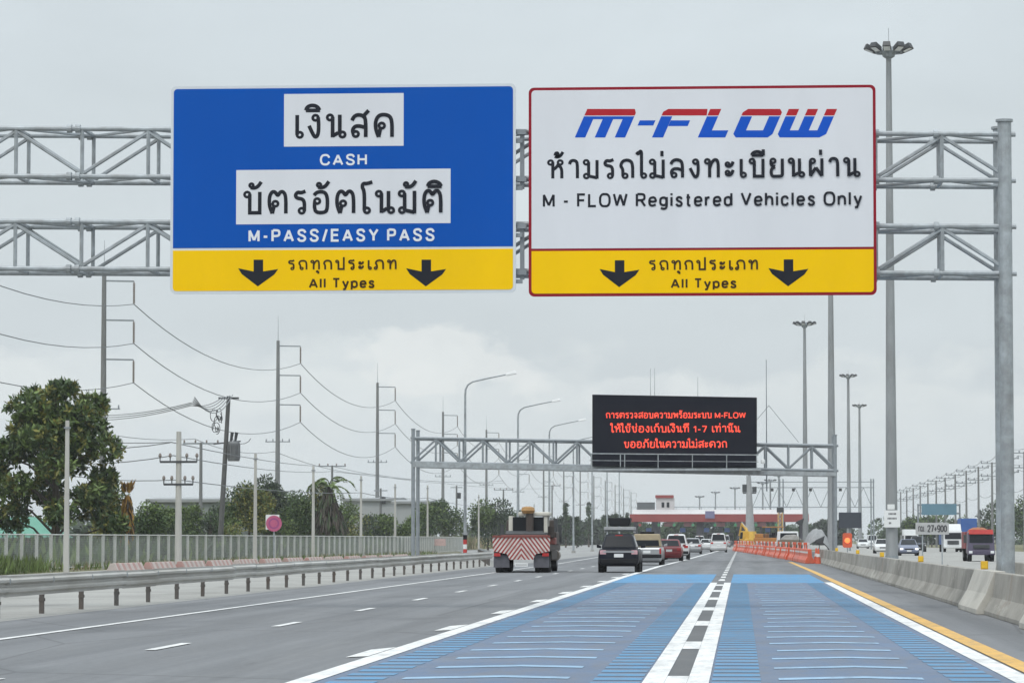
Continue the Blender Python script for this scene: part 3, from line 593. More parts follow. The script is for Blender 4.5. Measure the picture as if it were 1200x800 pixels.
textline(b2, 'ห้ามรถไม่ลงทะเบียนผ่าน', 641, 1005, 209.6, 188.5, s_black, 'thai_lettering', 0.008, 0.172, 0.34)
textline(b2, 'M - FLOW Registered Vehicles Only', 636, 1009, 242.5, 228.3, s_black, 'english_lettering', 0.008, 0.185, 0.34)
textline(b2, 'รถทุกประเภท', 759, 887, 317.2, 306.5, s_brown, 'thai_lettering', 0.008, 0.205, 0.36)
textline(b2, 'All Types', 785, 862, 338, 328, s_brown, 'english_lettering', 0.008, 0.225, 0.34)
for q in ((725, 321), (922, 321)): mb = MB(); arrow(mb, *q, 2.609, DS - 0.008); mb.build('lane_arrow', s_black, b2, b2.location)
def logo():
    parts = []
    r = lambda x0, x1, a, b: parts.append([(x0, a), (x1, a), (x1, b), (x0, b)])
    p = lambda *q: parts.append(list(q))
    # letter bodies before slanting; x in sign pixels times 2.609, height 0..1
    for a in (192, 253, 314): r(a, a + 32, 0, 0.74)
    p((192, 0.77), (346, 0.77), (346, 0.86), (338, 1.0), (192, 1.0))
    p((224, 0.64), (253, 0.64), (253, 0.74), (224, 0.74)); p((285, 0.64), (314, 0.64), (314, 0.74), (285, 0.74))
    r(368, 416, 0.42, 0.60)
    r(428, 462, 0, 0.74); p((428, 0.77), (566, 0.77), (560, 1.0), (440, 1.0), (428, 0.9)); r(462.5, 522, 0.40, 0.60)
    r(568, 602, 0.25, 0.74); r(568, 602, 0.77, 1.0); r(568, 652, 0.0, 0.25)
    r(672, 706, 0.25, 0.74); r(758, 792, 0.25, 0.74); p((684, 0), (782, 0), (792, 0.12), (792, 0.25), (672, 0.25), (672, 0.12))
    p((672, 0.77), (792, 0.77), (792, 0.88), (782, 1.0), (684, 1.0), (672, 0.88))
    for a in (808, 866, 924):
        r(a, a + 32, 0.25, 0.74); r(a, a + 32, 0.77, 1.0)
    p((818, 0), (940, 0), (956, 0.12), (956, 0.25), (808, 0.25), (808, 0.12))
    mbb, mbr = MB(), MB()
    for q in parts:
        pts = []
        for (a, h) in q:
            px = 600 + (a + 38 * h) / 2.609; py = 161.3 - h * 33.4
            x, z = S(px, py); pts.append((x, DS - 0.008, z))
        (mbr if min(h for a, h in q) > 0.75 else mbb).add(pts, [tuple(range(len(pts)))])
    a = mbb.build('logo_lower', s_lb, b2, b2.location); mbr.build('logo_upper', s_lr, b2, b2.location)
logo()

# ------------------------------------------------------------------ second gantry with the message board
D2 = 216.0
nodes2 = [(483 + 27.6 * k, (k % 2 == 1)) for k in range(19)]
g2 = truss_gantry('sign_gantry', 'grey truss gantry spanning all lanes with catwalk under the black message board', 'gantry', D2, 3.2, 481, 983,
                  [(504, 525.5, 532, 555)], nodes2, [(484, 503, 0.12), (979, 510, 0.12)], 0.085, 0.07, galv_dark, galv_dark)
mb = MB()                                   # lower walkway beam
def rowx(px, off=0): return Z(540.5 + (px - 484) * 0.0245 + off, D2, px)
for yy in (D2 - 0.1, D2 + 3.3): mb.hexa([(X(484, D2), yy - 0.06, rowx(484, 6.5)), (X(980, D2), yy - 0.06, rowx(980, 5)), (X(980, D2), yy + 0.06, rowx(980, 5)), (X(484, D2), yy + 0.06, rowx(484, 6.5)),
                    (X(484, D2), yy - 0.06, rowx(484, 0)), (X(980, D2), yy - 0.06, rowx(980, 0.5)), (X(980, D2), yy + 0.06, rowx(980, 0.5)), (X(484, D2), yy + 0.06, rowx(484, 0))])
mb.build('walkway_beam', galv, g2, g2.location)
mb = MB(); yy = D2 - 1.25
mb.box(X(690, D2), X(892, D2), yy - 0.05, D2 - 0.2, Z(551.5, D2), Z(549, D2))
for px in (694, 728, 733, 772, 812, 852, 887): mb.tube([(X(px, D2), yy, Z(549, D2)), (X(px, D2), yy, Z(532.5, D2))], 0.035, 6)
for row in (532.5, 540.5): mb.tube([(X(692, D2), yy, Z(row - 1, D2)), (X(889, D2), yy, Z(row + 1, D2))], 0.035 if row < 535 else 0.02, 6)
mb.build('catwalk', galv, g2, g2.location)
for (px, r0, r1, w_) in ((899, 420, 575, 0.05), (767, 430, 466, 0.02), (762, 430, 466, 0.02), (818, 440, 466, 0.02)): MB().tube([(X(px, D2), D2 + 1.3, Z(r1, D2)), (X(px, D2), D2 + 1.3, Z(r0, D2))], [w_, w_ * 0.5], 6).build('lightning_rod', galv_dark, g2, g2.location)
for a, b in (((901, 475), (880, 500)), ((901, 475), (936, 518))): MB().tube([at(*a, D2 + 1.3), at(*b, D2 + 1.3)], 0.018, 5).build('stay_wire', galv_dark, g2, g2.location)
mb = MB(); mb.lathe([(0, 0), (0.12, 0), (0.14, 0.1), (0.12, 0.25), (0, 0.3)], 10, at(894, 543, D2 - 0.6)); mb.build('camera_housing', white_paint, g2, g2.location)
led_frame = mat('message_board_black', (0.006, 0.007, 0.012), 0.7, 0, 0.06, 2, spec=0.12); led_face = mat('message_board_face', (0.008, 0.009, 0.017), 0.8, 0, 0.05, 3, spec=0.1)
led_on = mat('lit_red_pixels', (1.0, 0.075, 0.035), 0.5, 0, 0.0, 1, emit=0.72)
DL = D2 - 0.75
def LP(px, py): v = at(px, py, DL); return (v.x, v.z)
t = thing('message_board', 'black electronic message board with three lines of red Thai text above the lanes', 'message board', (X(790, DL), DL, Z(548, DL))); o = t.location
quad = [LP(694, 546), LP(887, 548), LP(887, 465.5), LP(694, 462)]
MB().prism(quad, 'y', DL, DL + 0.45).build('cabinet', led_frame, t, o, bevel=0.03)
ins = [(quad[0][0] + 0.13, quad[0][1] + 0.13), (quad[1][0] - 0.13, quad[1][1] + 0.13), (quad[2][0] - 0.13, quad[2][1] - 0.13), (quad[3][0] + 0.13, quad[3][1] - 0.13)]
MB().prism(ins, 'y', DL - 0.012, DL - 0.002).build('screen', led_face, t, o)
for s, x0, x1, zb_, zt_ in (('การตรวจสอบความพร้อมระบบ M-FLOW', 709, 872, 490, 484), ('ให้ใช้ช่องเก็บเงินที่ 1-7 เท่านั้น', 715, 865, 506.5, 499.5), ('ขออภัยในความไม่สะดวก', 730, 850, 524.5, 517.5)):
    mb = MB(); lettering(mb, s, LP(x0, 0)[0], LP(x1, 0)[0], LP(600, zb_)[1], LP(600, zt_)[1], DL - 0.016, 0.165, 0.24); mb.build('lit_text', led_on, t, o)

# ------------------------------------------------------------------ high masts
mast_grey = mat('mast_galvanised', (0.30, 0.315, 0.325), 0.6, 0.3, 0.12, 1.5, dirt=(0.17, 0.17, 0.165), dirt_amt=0.6, streak=(1, 1, 0.3))
def high_mast(px, D, hz, r0, r1, label, heads=10, ring=1.1):
    t = thing('high_mast_light', label, 'light mast', (X(px, D), D, 0), group='high mast lights')
    mb = MB(); mb.tube([(0, 0, 0), (0, 0, hz * 0.33), (0, 0, hz * 0.66), (0, 0, hz)], [r0, r0 * 0.67 + r1 * 0.33, r0 * 0.33 + r1 * 0.67, r1], 14); mb.build('shaft', mast_grey, t)
    b = MB(); b.lathe([(0, 0), (r0 * 1.9, 0), (r0 * 1.9, 0.06), (r0 * 1.05, 0.06), (r0 * 1.05, 0.5)], 14); b.build('base_flange', galv_dark, t)
    h = MB(); h.lathe([(0.1, hz - 0.5), (0.34, hz - 0.35), (0.42, hz - 0.05), (0.34, hz + 0.2), (0, hz + 0.25)], 12); h.tube([(0, 0, hz + 0.2), (0, 0, hz + 1.3)], 0.015, 5)
    for k in range(24):
        a0, a1 = 2 * math.pi * k / 24, 2 * math.pi * (k + 1) / 24
        h.bar((ring * 0.75 * math.cos(a0), ring * 0.75 * math.sin(a0), hz - 0.12), (ring * 0.75 * math.cos(a1), ring * 0.75 * math.sin(a1), hz - 0.12), 0.06)
    for k in range(heads):
        a = 2 * math.pi * (k + 0.3) / heads; h.bar((0.3 * math.cos(a), 0.3 * math.sin(a), hz - 0.1), (ring * math.cos(a), ring * math.sin(a), hz + 0.02), 0.05)
    h.build('head_frame', galv_dark, t)
    for k in range(heads):
        a = 2 * math.pi * (k + 0.3) / heads; ca, sa = math.cos(a), math.sin(a); f = MB()
        def q(r, s, z): return (r * ca - s * sa, r * sa + s * ca, z + hz)
        f.hexa([q(ring - 0.1, -0.24, -0.12), q(ring + 0.42, -0.24, 0.10), q(ring + 0.42, 0.24, 0.10), q(ring - 0.1, 0.24, -0.12),
                q(ring - 0.18, -0.2, 0.12), q(ring + 0.3, -0.2, 0.36), q(ring + 0.3, 0.2, 0.36), q(ring - 0.18, 0.2, 0.12)])
        fl = f.build('floodlight', steel_black, t)
        g = MB(); g.add([q(ring - 0.06, -0.19, -0.128), q(ring + 0.36, -0.19, 0.048), q(ring + 0.36, 0.19, 0.048), q(ring - 0.06, 0.19, -0.128)], [(0, 1, 2, 3)]); g.build('lens', lamp_clear, fl)
    return t
high_mast(1045, 195, 29.3, 0.36, 0.15, 'tallest floodlight mast with a white notice plate low on its thick shaft', 10, 1.0)
high_mast(975, 290, 29.3, 0.40, 0.16, 'thick floodlight mast whose head hides behind the white overhead sign')
high_mast(944, 431, 28.4, 0.40, 0.17, 'floodlight mast with its head just above the end of the message board gantry')
high_mast(995, 570, 28.4, 0.40, 0.2, 'floodlight mast beyond the gantry end, taller looking of a close pair')
high_mast(1008, 698, 28.4, 0.42, 0.2, 'floodlight mast beyond the gantry end, shorter looking of a close pair')
for i, (px, py, D) in enumerate(((820, 582, 1100), (838.6, 577, 1150), (861.5, 572, 1000), (894, 566, 900), (903, 563, 860), (913, 557, 780))):
    high_mast(px, D, Z(py, D), 0.3, 0.2, 'small distant floodlight mast above the toll plaza roof, %s from the white roof hut' % ORD[i], 6, 1.2)
# notice plate on the near mast
t = thing('notice_plate', 'white notice plate with rows of small dark lettering fixed to the tallest mast', 'sign', (X(1045, 194.5), 194.5, 0)); o = t.location
(x0, z0), (x1, z1) = [(v.x, v.z) for v in (at(1036.2, 617.5, 194.5), at(1054.8, 597.5, 194.5))]
MB().prism(rrect(x0, x1, z0, z1, 0.05), 'y', 194.5, 194.53).build('plate', white_paint, t, o)
mb = MB()
for k, (a, b) in enumerate(((0.28, 0.72), (0.22, 0.80), (0.3, 0.42))):
    zc = z1 - 0.2 - 0.26 * k; xx = x0 + (x1 - x0) * a
    while xx < x0 + (x1 - x0) * b: mb.box(xx, xx + 0.045, 194.494, 194.499, zc - 0.06, zc + 0.05); xx += 0.075
mb.build('small_lettering', s_black, t, o)
(x0, z0), (x1, z1) = [(v.x, v.z) for v in (at(1040, 596.5, 194.5), at(1048.5, 590.5, 194.5))]
tag(MB().prism(rrect(x0, x1, z0, z1, 0.03), 'y', 194.5, 194.53).build('small_plate', white_paint, None, (x0, 194.5, z0)), 'small white plate above the larger notice plate on the tallest mast', 'sign')

# ------------------------------------------------------------------ street lamps on the left edge
def street_lamp(D, i):
    x = X(545, 218) if i == 0 else -17.0
    t = thing('street_lamp', 'single curved arm street lamp beyond the guardrail, %s from the gantry\'s two legs' % ORD[i], 'street lamp', (x, D, 0), group='street lamps along the left edge')
    mb = MB(); mb.tube([(0, 0, 0), (0, 0, 3), (0, 0, 10.6)], [0.11, 0.1, 0.07], 12); mb.build('post', galv, t)
    a = MB(); pts = [(0, 0, 10.6), (0.03, 0, 11.0), (0.18, 0, 11.3), (0.5, 0, 11.5), (1.5, 0, 11.72), (2.9, 0, 12.0)]
    a.tube(pts, [0.07, 0.065, 0.06, 0.055, 0.05, 0.045], 8); a.build('arm', galv, t)
    h = MB(); h.hexa([(2.6, -0.12, 11.86), (3.35, -0.14, 12.0), (3.35, 0.14, 12.0), (2.6, 0.12, 11.86), (2.62, -0.1, 12.02), (3.2, -0.1, 12.18), (3.2, 0.1, 12.18), (2.62, 0.1, 12.02)])
    hh = h.build('lamp_head', white_paint, t, bevel=0.03)
    MB().add([(2.7, -0.1, 11.872), (3.25, -0.11, 11.975), (3.25, 0.11, 11.975), (2.7, 0.1, 11.872)], [(0, 1, 2, 3)]).build('lens', lamp_clear, hh)
    b = MB(); b.box(-0.2, 0.2, -0.2, 0.2, 0, 0.25); b.build('footing', conc, t)
    for k in range(4 if i == 0 else 0):
        c = MB(); c.lathe([(0.125, 0.5 + k * 0.3), (0.125, 0.8 + k * 0.3)], 14); c.build('warning_band', (red_paint, black_plastic)[k % 2] if k != 1 else white_paint, t)
    return t
for i, D in enumerate((218, 261, 304, 348, 392, 436, 480)): street_lamp(D, i)

# ------------------------------------------------------------------ tall power line on the left
arms_pts = {}
def power_pole(i, D, px=None):
    x = X(px, D) if px else -47.8
    t = thing('power_pole', 'tall three-arm power pole, %s in its row counting from the big leafy tree' % ORD[i], 'power pole', (x, D, 0), group='tall three-arm power poles')
    mb = MB(); mb.tube([(0, 0, 0), (0, 0, 22.0)], [0.30, 0.17], 10); mb.build('shaft', conc_dark, t)
    mb = MB(); mb.tube([(0, 0, 21.9), (0, 0, 24.6)], [0.035, 0.015], 5); mb.build('lightning_rod', galv_dark, t)
    arms_pts[i] = []
    for k in range(3):
        z = 21.4 - k * 3.05; s = 2.35
        a = MB(); a.bar((0.1, 0, z + 0.05), (s, 0, z), 0.12); a.build('cross_arm', galv_dark, t)
        c = MB(); prof = [(0.03, z - 1.75)]
        for j in range(11): prof += [(0.11, z - 1.7 + j * 0.15), (0.05, z - 1.62 + j * 0.15)]
        prof += [(0.03, z - 0.02)]; c.lathe(prof, 8, (s, 0, 0)); c.build('insulator_string', insul, t)
        arms_pts[i].append((x + s, D, z - 1.78))
    a = MB(); zc = 11.5; a.bar((-1.3, 0, zc), (1.3, 0, zc), 0.1)
    for s in (-1.2, -0.5, 0.5, 1.2): a.lathe([(0.03, zc), (0.07, zc + 0.1), (0.05, zc + 0.3), (0, zc + 0.32)], 6, (s, 0, 0))
    a.build('low_cross_arm', galv_dark, t)
    return t
tall = [(120, 262), (325, 352), (442, 448), (519, 552), (570, 643)] + [(None, 735 + 95 * k) for k in range(9)]
for i, (px, D) in enumerate(tall): power_pole(i, D, px)
def span(mb, a, b, sag, r, n=14):
    a, b = Vector(a), Vector(b)
    mb.tube([a.lerp(b, k / n) - Vector((0, 0, sag * 4 * (k / n) * (1 - k / n))) for k in range(n + 1)], r, 4, cap=False)
for k, nm in enumerate(('topmost', 'middle', 'lowest')):
    mb = MB(); p0 = arms_pts[0][k]
    span(mb, (p0[0] + 0.5, 165, p0[2]), p0, 2.2, 0.036)
    for i in range(len(tall) - 1): span(mb, arms_pts[i][k], arms_pts[i + 1][k], 2.4, 0.036)
    tag(mb.build('power_cable', wire_m, None, p0), '%s of the three long sagging cables strung along the tall three-arm poles' % nm, 'cable', 'cables along the tall poles')

# plain concrete posts inside the fence line
slim = [(78, 145, 6.55), (299, 202, 6.55), (367, 237, 6.55), (423, 272, 6.5), (463, 306, 6.4), (501, 345, 6.9), (561, 420, 6.9), (583, 470, 6.9), (626, 560, 7.2)]
mpale = mat('pale_post_concrete', (0.45, 0.44, 0.41), 0.85, 0, 0.1, 2.0, dirt=(0.28, 0.27, 0.25), dirt_amt=0.45, streak=(1, 1, 0.25))
for i, (px, D, h) in enumerate(slim):
    z_in = -0.03
    t = thing('concrete_post', 'plain pale concrete post at the fence, %s in its row from the leafy tree' % ORD[i], 'post', (X(px, D), D, z_in), group='plain concrete posts at the fence')
    MB().tube([(0, 0, 0), (0, 0, h)], [0.155, 0.10], 4).build('shaft', mpale, t)
    MB().lathe([(0.13, h - 0.35), (0.15, h - 0.35), (0.15, h - 0.28), (0.13, h - 0.28)], 8).build('steel_band', galv_dark, t)
# distribution poles behind the fence
dist_pts = []
def small_pole(px, D, hz, label, style):
    x = X(px, D); t = thing('distribution_pole', label, 'power pole', (x, D, -0.03))
    mb = MB(); mb.tube([(0, 0, 0), (0, 0, hz)], [0.19, 0.13], 8); mb.build('shaft', mpale if style == 'double' else conc_dark, t)
    if style == 'tee':
        a = MB(); a.bar((-1.6, 0, hz - 0.1), (1.6, 0, hz - 0.1), 0.13); a.build('cross_arm', galv_dark, t)
        for s in (-1.5, -0.5, 0.5, 1.5): MB().lathe([(0.04, hz - 0.05), (0.09, hz + 0.06), (0.06, hz + 0.2), (0, hz + 0.24)], 6, (s, 0, 0)).build('insulator', insul, t)
        dist_pts.append((x, D, hz + 0.2))
    elif style == 'double':
        for zc, wd in ((hz - 1.55, 0.95), (hz - 2.7, 0.75)):
            a = MB(); a.bar((-wd, -0.1, zc), (wd, -0.1, zc), 0.11)
            for s in (-wd, wd, -wd * 0.45, wd * 0.45): a.tube([(s, -0.1, zc), (s, -0.1, zc + 0.32)], 0.03, 5)
            b = a.build('cross_arm', steel_black, t)
            for s in (-wd, wd, -wd * 0.45, wd * 0.45): MB().lathe([(0.03, zc + 0.2), (0.09, zc + 0.3), (0.06, zc + 0.42), (0, zc + 0.46)], 6, (s, -0.1, 0)).build('insulator', insul, b)
    elif style == 'box':
        a = MB(); a.bar((-0.9, 0, hz - 0.3), (0.9, 0, hz - 0.3), 0.12); a.build('cross_arm', galv_dark, t)
        MB().box(0.15, 0.65, -0.25, 0.25, hz - 2.0, hz - 1.1).build('switch_box', steel_black, t, bevel=0.03)
    return t
small_pole(209, 173, 6.95, 'pale concrete pole with two rows of dark brackets and insulators', 'double')
small_pole(235, 300, 10.0, 'grey concrete pole with one wide top crossarm between two other poles', 'tee')
small_pole(389, 395, 10.0, 'grey pole with top crossarm standing in front of the dead-skirted palm', 'tee')
small_pole(446, 440, 8.0, 'thin dark pole with switch box in front of the big pale warehouse', 'box')
small_pole(535, 520, 9.6, 'slim dark pole with small crossarm among the trees past the gantry legs', 'box')
small_pole(590, 560, 9.6, 'distant pole with top crossarm above the tree past the gantry legs', 'tee')
small_pole(647, 640, 11.5, 'distant dark pole with crossarm just past the flatbed truck', 'tee')
# leaning transformer pole
D = 248; b0, b1_ = at(257, 628, D), at(268, 464, D)
t = thing('leaning_pole', 'dark leaning power pole with hanging transformer and bundled cables at its top', 'power pole', (b0.x, D, -0.03)); o = t.location
MB().tube([(b0.x, D, -0.03), tuple(b1_)], [0.22, 0.15], 8).build('shaft', mat('dark_pole', (0.10, 0.10, 0.098), 0.85, 0, 0.2, 2), t, o)
mb = MB(); c = at(274, 528, D); mb.lathe([(0, -0.75), (0.42, -0.75), (0.45, -0.6), (0.45, 0.55), (0.36, 0.7), (0, 0.72)], 14, c)
for k in range(10): mb.box(c.x + 0.44 * math.cos(k * 0.63) - 0.02, c.x + 0.44 * math.cos(k * 0.63) + 0.02, D + 0.44 * math.sin(k * 0.63) - 0.14, D + 0.44 * math.sin(k * 0.63) + 0.14, c.z - 0.55, c.z + 0.45)
tr = mb.build('transformer', mat('transformer_grey', (0.16, 0.165, 0.17), 0.6, 0.1, 0.2, 3), t, o)
mb = MB()
for s in (-0.2, 0.12): mb.tube([(c.x + s, D - 0.1, c.z + 0.7), (c.x + s + 0.1, D - 0.1, c.z + 1.35)], [0.09, 0.13], 8)
mb.build('bushings', steel_black, tr, o)
mb = MB(); mb.bar((b1_.x - 0.75, D, b1_.z - 0.15), (b1_.x + 0.75, D, b1_.z - 0.15), 0.14); mb.bar((b1_.x - 1.1, D, b1_.z - 3.5), (b1_.x + 0.9, D, b1_.z - 3.3), 0.1)
mb.build('cross_arm', steel_black, t, o)
mb = MB()
for k in range(9):                          # loops of slack cable below the top
    a = R(rnd.uniform(0, 360)); cx, cz = b1_.x - 0.85 + rnd.uniform(-0.3, 0.3), b1_.z - 1.9 + rnd.uniform(-0.7, 0.6); rr = rnd.uniform(0.2, 0.5)
    mb.tube([(cx + rr * 0.6 * math.cos(q), D - 0.2, cz + rr * math.sin(q)) for q in [a + j * 0.55 for j in range(10)]], 0.035, 4)
pr = [(274 + 11 * math.cos(q), 512 + 8 * math.sin(q)) for q in [0.2 + j * 0.5 for j in range(8)]]
mb.tube([tuple(at(u + 9, v, D - 0.2)) for u, v in pr], 0.03, 4)
mb.build('slack_cable_loops', steel_black, t, o)
mb = MB(); e = at(224, 475, 200)
for k in range(5): span(mb, (b1_.x - 0.5 + 0.2 * k, D, b1_.z - 0.1 + 0.05 * k), (e.x + 0.05 * k, 200, e.z + 0.12 * k), 0.25 + 0.22 * k, 0.032, 8)
for k in range(3): span(mb, (e.x, 200, e.z + 0.08 * k), (X(90, 238), 238, Z(492 - 3 * k, 238, 90)), 0.3, 0.03, 8)
mb.build('cable_bundle', wire_m, t, o)
# low voltage lines on the small poles
def line_through(label, pts, sag, r=0.03):
    mb = MB()
    for a, b in zip(pts, pts[1:]): span(mb, a, b, sag, r, 8)
    tag(mb.build('overhead_wire', wire_m, None, pts[0]), label, 'cable', 'low overhead wires on the left')
px_ = lambda *q: [tuple(at(a, b, d)) for a, b, d in q]
line_through('upper low wire running from the twin-bracket pole past the leaning pole', px_((20, 503, 232), (201, 518, 173), (389, 546, 395), (519, 566, 520), (647, 572, 640)), 0.35)
line_through('second low wire ending on the brackets of the pale twin-bracket pole', px_((40, 512, 232), (199, 518.5, 172.9)), 0.5)
line_through('third low wire at the lower brackets of the pale twin-bracket pole', px_((30, 537, 232), (203, 533.5, 172.9), (389, 552, 395), (590, 566, 560)), 0.4)
line_through('low wire across the crossarm poles above the warehouse roof', px_((60, 492, 260), (228, 514, 300), (322, 529, 352), (442, 556, 448), (590, 563, 560)), 0.6)
line_through('lowest wire crossing the sky just above the low warehouse roof', px_((60, 553, 240), (209, 562, 174), (423, 577, 272), (501, 583, 345), (583, 595, 470)), 0.25)

# ------------------------------------------------------------------ power line on the right
rp = [413 + 26.5 * k for k in range(13)]
pts_r = []
for i, D in enumerate(rp):
    t = thing('power_pole', 'two-crossarm pole past the opposite road, %s in its row from the gantry post' % ORD[i], 'power pole', (34.0, D, -0.03), group='power poles past the opposite road')
    h = 11.9 - 0.04 * i
    MB().tube([(0, 0, 0), (0, 0, h)], [0.2, 0.13], 8).build('shaft', conc_dark, t)
    for zc in (h - 0.15, h - 1.9):
        a = MB(); a.bar((-1.5, 0, zc), (1.5, 0, zc), 0.11)
        for s in (-1.4, -0.6, 0.6, 1.4): a.lathe([(0.03, zc), (0.09, zc + 0.1), (0.06, zc + 0.3), (0, zc + 0.34)], 6, (s, 0, 0))
        a.build('cross_arm', galv_dark, t)
    pts_r.append((34.0, D, h))
for k, (dz, dx, nm) in enumerate(((0.2, -1.4, 'upper inner'), (0.2, 1.4, 'upper outer'), (-1.6, -1.4, 'middle inner'), (-1.6, 1.4, 'middle outer'), (-4.2, 0.2, 'lowest'))):
    mb = MB(); q = [(34.0 + dx, 350, 11.9 + dz)] + [(x + dx, y, z + dz) for x, y, z in pts_r]
    for a, b in zip(q, q[1:]): span(mb, a, b, 0.45, 0.03, 6)
    tag(mb.build('overhead_wire', wire_m, None, q[0]), '%s wire strung along the poles past the opposite road' % nm, 'cable', 'wires past the opposite road')

# ------------------------------------------------------------------ fence on the left
m_net = mat('chain_link_wire', (0.30, 0.32, 0.31), 0.6, 0.2, 0.05, 1)
m_fp = mat('fence_post_pale', (0.50, 0.51, 0.49), 0.7, 0, 0.1, 3, dirt=(0.33, 0.31, 0.27), dirt_amt=0.45)
def fence_x(y): return -33.2 + 0.012 * y if y < 300 else -29.6 - (y - 300) * 0.030
t = thing('wire_fence', 'long pale wire mesh fence on concrete posts beside the frontage road', 'fence', (fence_x(150), 150, -0.03)); o = t.location
ys = [112 + 3.0 * k for k in range(100)]
for y in ys:
    x = fence_x(y); MB().box(x - 0.065, x + 0.065, y - 0.065, y + 0.065, -0.03, 1.68).build('post', m_fp, t, o)
mb = MB()
for z in (1.64, 0.12):
    mb.tube([(fence_x(y), y, z) for y in ys[::6] + [ys[-1]]], 0.028, 6)
mb.build('rail', m_fp, t, o)
mb = MB(); y = 112.0; HN = 1.5
while y < ys[-1] - HN:
    for a, b in ((y, y + HN), (y + HN, y)):
        xa, xb = fence_x(a), fence_x(b); r = 0.004
        mb.add([(xa, a - r, 0.12), (xa, a + r, 0.12), (xb, b + r, 1.63), (xb, b - r, 1.63)], [(0, 1, 2, 3)])
        mb.add([(xa - r, a, 0.12), (xa + r, a, 0.12), (xb + r, b, 1.63), (xb - r, b, 1.63)], [(0, 1, 2, 3)])
    y += 0.17
mb.build('mesh_netting', m_net, t, o)
# ------------------------------------------------------------------ guardrail
t = thing('guardrail', 'double wave steel guardrail on dark posts along the outer road edge', 'guardrail', (-13.4, 100, 0)); o = t.location
m_rail = mat('guardrail_steel', (0.46, 0.455, 0.43), 0.55, 0.35, 0.18, 1.2, dirt=(0.26, 0.23, 0.19), dirt_amt=0.6, streak=(1, 0.4, 2.5))
def gx(y): return -13.45 if y < 185 else -13.45 - (y - 185) * 0.085
prof = [(0.0, 0.38), (0.0, 0.43), (0.075, 0.47), (0.075, 0.52), (0.0, 0.565), (0.0, 0.60), (0.075, 0.645), (0.075, 0.69), (0.0, 0.73), (0.0, 0.77)]
y = 22.0; prevv = None
while y < 262:
    y2 = min(y + 4.0, 262); mb = MB(); n = len(prof); dz = rnd.uniform(-0.012, 0.012)
    A = [(gx(y) + a, y - 0.12, z + dz) for a, z in prof]; B = [(gx(y2) + a + 0.005, y2 + 0.12, z + dz) for a, z in prof]
    A2 = [(p[0] - 0.006, p[1], p[2]) for p in A]; B2 = [(p[0] - 0.006, p[1], p[2]) for p in B]
    mb.add(A + B + A2 + B2, [(i, i + 1, n + i + 1, n + i) for i in range(n - 1)] + [(2 * n + i, 3 * n + i, 3 * n + i + 1, 2 * n + i + 1) for i in range(n - 1)])
    mb.build('wave_rail', m_rail, t, o, smooth=False)
    y = y2
y = 22.0
while y < 262:
    x = gx(y); mb = MB()
    mb.box(x - 0.20, x - 0.115, y - 0.05, y + 0.05, 0, 0.66); mb.box(x - 0.205, x - 0.10, y - 0.06, y + 0.06, 0.24, 0.30); mb.build('post', mat('rusty_post_steel', (0.10, 0.095, 0.09), 0.75, 0.1, 0.25, 4, dirt=(0.12, 0.07, 0.045), dirt_amt=0.5), t, o)
    mb = MB(); mb.hexa([(x - 0.11, y - 0.07, 0.45), (x - 0.005, y - 0.07, 0.47), (x - 0.005, y + 0.07, 0.47), (x - 0.11, y + 0.07, 0.45), (x - 0.11, y - 0.07, 0.72), (x - 0.005, y - 0.07, 0.70), (x - 0.005, y + 0.07, 0.70), (x - 0.11, y + 0.07, 0.72)])
    mb.box(x + 0.076, x + 0.084, y - 0.04, y + 0.04, 0.62, 0.72, 0); mb.build('spacer_block', galv, t, o)
    y += 4.0
# ------------------------------------------------------------------ faded red and white low barrier before the fence
def stripe_mat(name, c1, c2, scale, angle=0.0, axis=1, dirt=(0.3, 0.27, 0.24), amt=0.5):
    m = bpy.data.materials.new(name); m.use_nodes = True; tr = m.node_tree; b = tr.nodes['Principled BSDF']
    g = tr.nodes.new('ShaderNodeNewGeometry'); s = tr.nodes.new('ShaderNodeSeparateXYZ'); tr.links.new(g.outputs['Position'], s.inputs[0])
    u = math_node(tr, 'ADD', math_node(tr, 'MULTIPLY', s.outputs[axis], scale), math_node(tr, 'MULTIPLY', s.outputs[2], angle))
    fr = math_node(tr, 'FRACT', u); k = math_node(tr, 'GREATER_THAN', fr, 0.5)
    cc = mix_col(tr, k, (*c1, 1), (*c2, 1))
    cc = mix_col(tr, ramp(tr, noise(tr, g.outputs['Position'], 1.6, 7, 0.7), [(0.42, 0.0), (0.7, amt)]), cc, (*dirt, 1))
    tr.links.new(cc, b.inputs['Base Color']); b.inputs['Roughness'].default_value = 0.85
    return m
m_rw = stripe_mat('faded_red_white_stripes', (0.40, 0.235, 0.21), (0.49, 0.42, 0.39), 0.75, amt=0.75)
for i in range(13):
    y0 = 149 + 7.0 * i; xa = -27.6 + i * 0.34; mb = MB()
    mb.prism([(-0.3, 0), (0.3, 0), (0.22, 0.12), (0.1, 0.38), (-0.1, 0.38), (-0.22, 0.12)], 'y', 0, 6.9)
    ob = mb.build('low_barrier', m_rw, None, (0, 0, 0), bevel=0.02); ob.location = (xa, y0, -0.008)
    tag(ob, 'faded red and white low barrier, %s in its line from the big tree' % ORD[i], 'barrier', 'faded red and white barriers')
t = tag(MB().prism([(-1.15, 0.75), (1.15, 0.75), (1.15, 1.45), (-1.15, 1.45)], 'y', -0.02, 0.02).build('fence_panel_sign', mat('faded_pinkish_sign', (0.50, 0.36, 0.34), 0.7, 0, 0.2, 6), None, (0, 0, 0)), 'faded pinkish panel tied to the fence past the gantry legs', 'sign')
t.location = (fence_x(345) + 0.1, 345, 0); t.rotation_euler.z = R(-20)
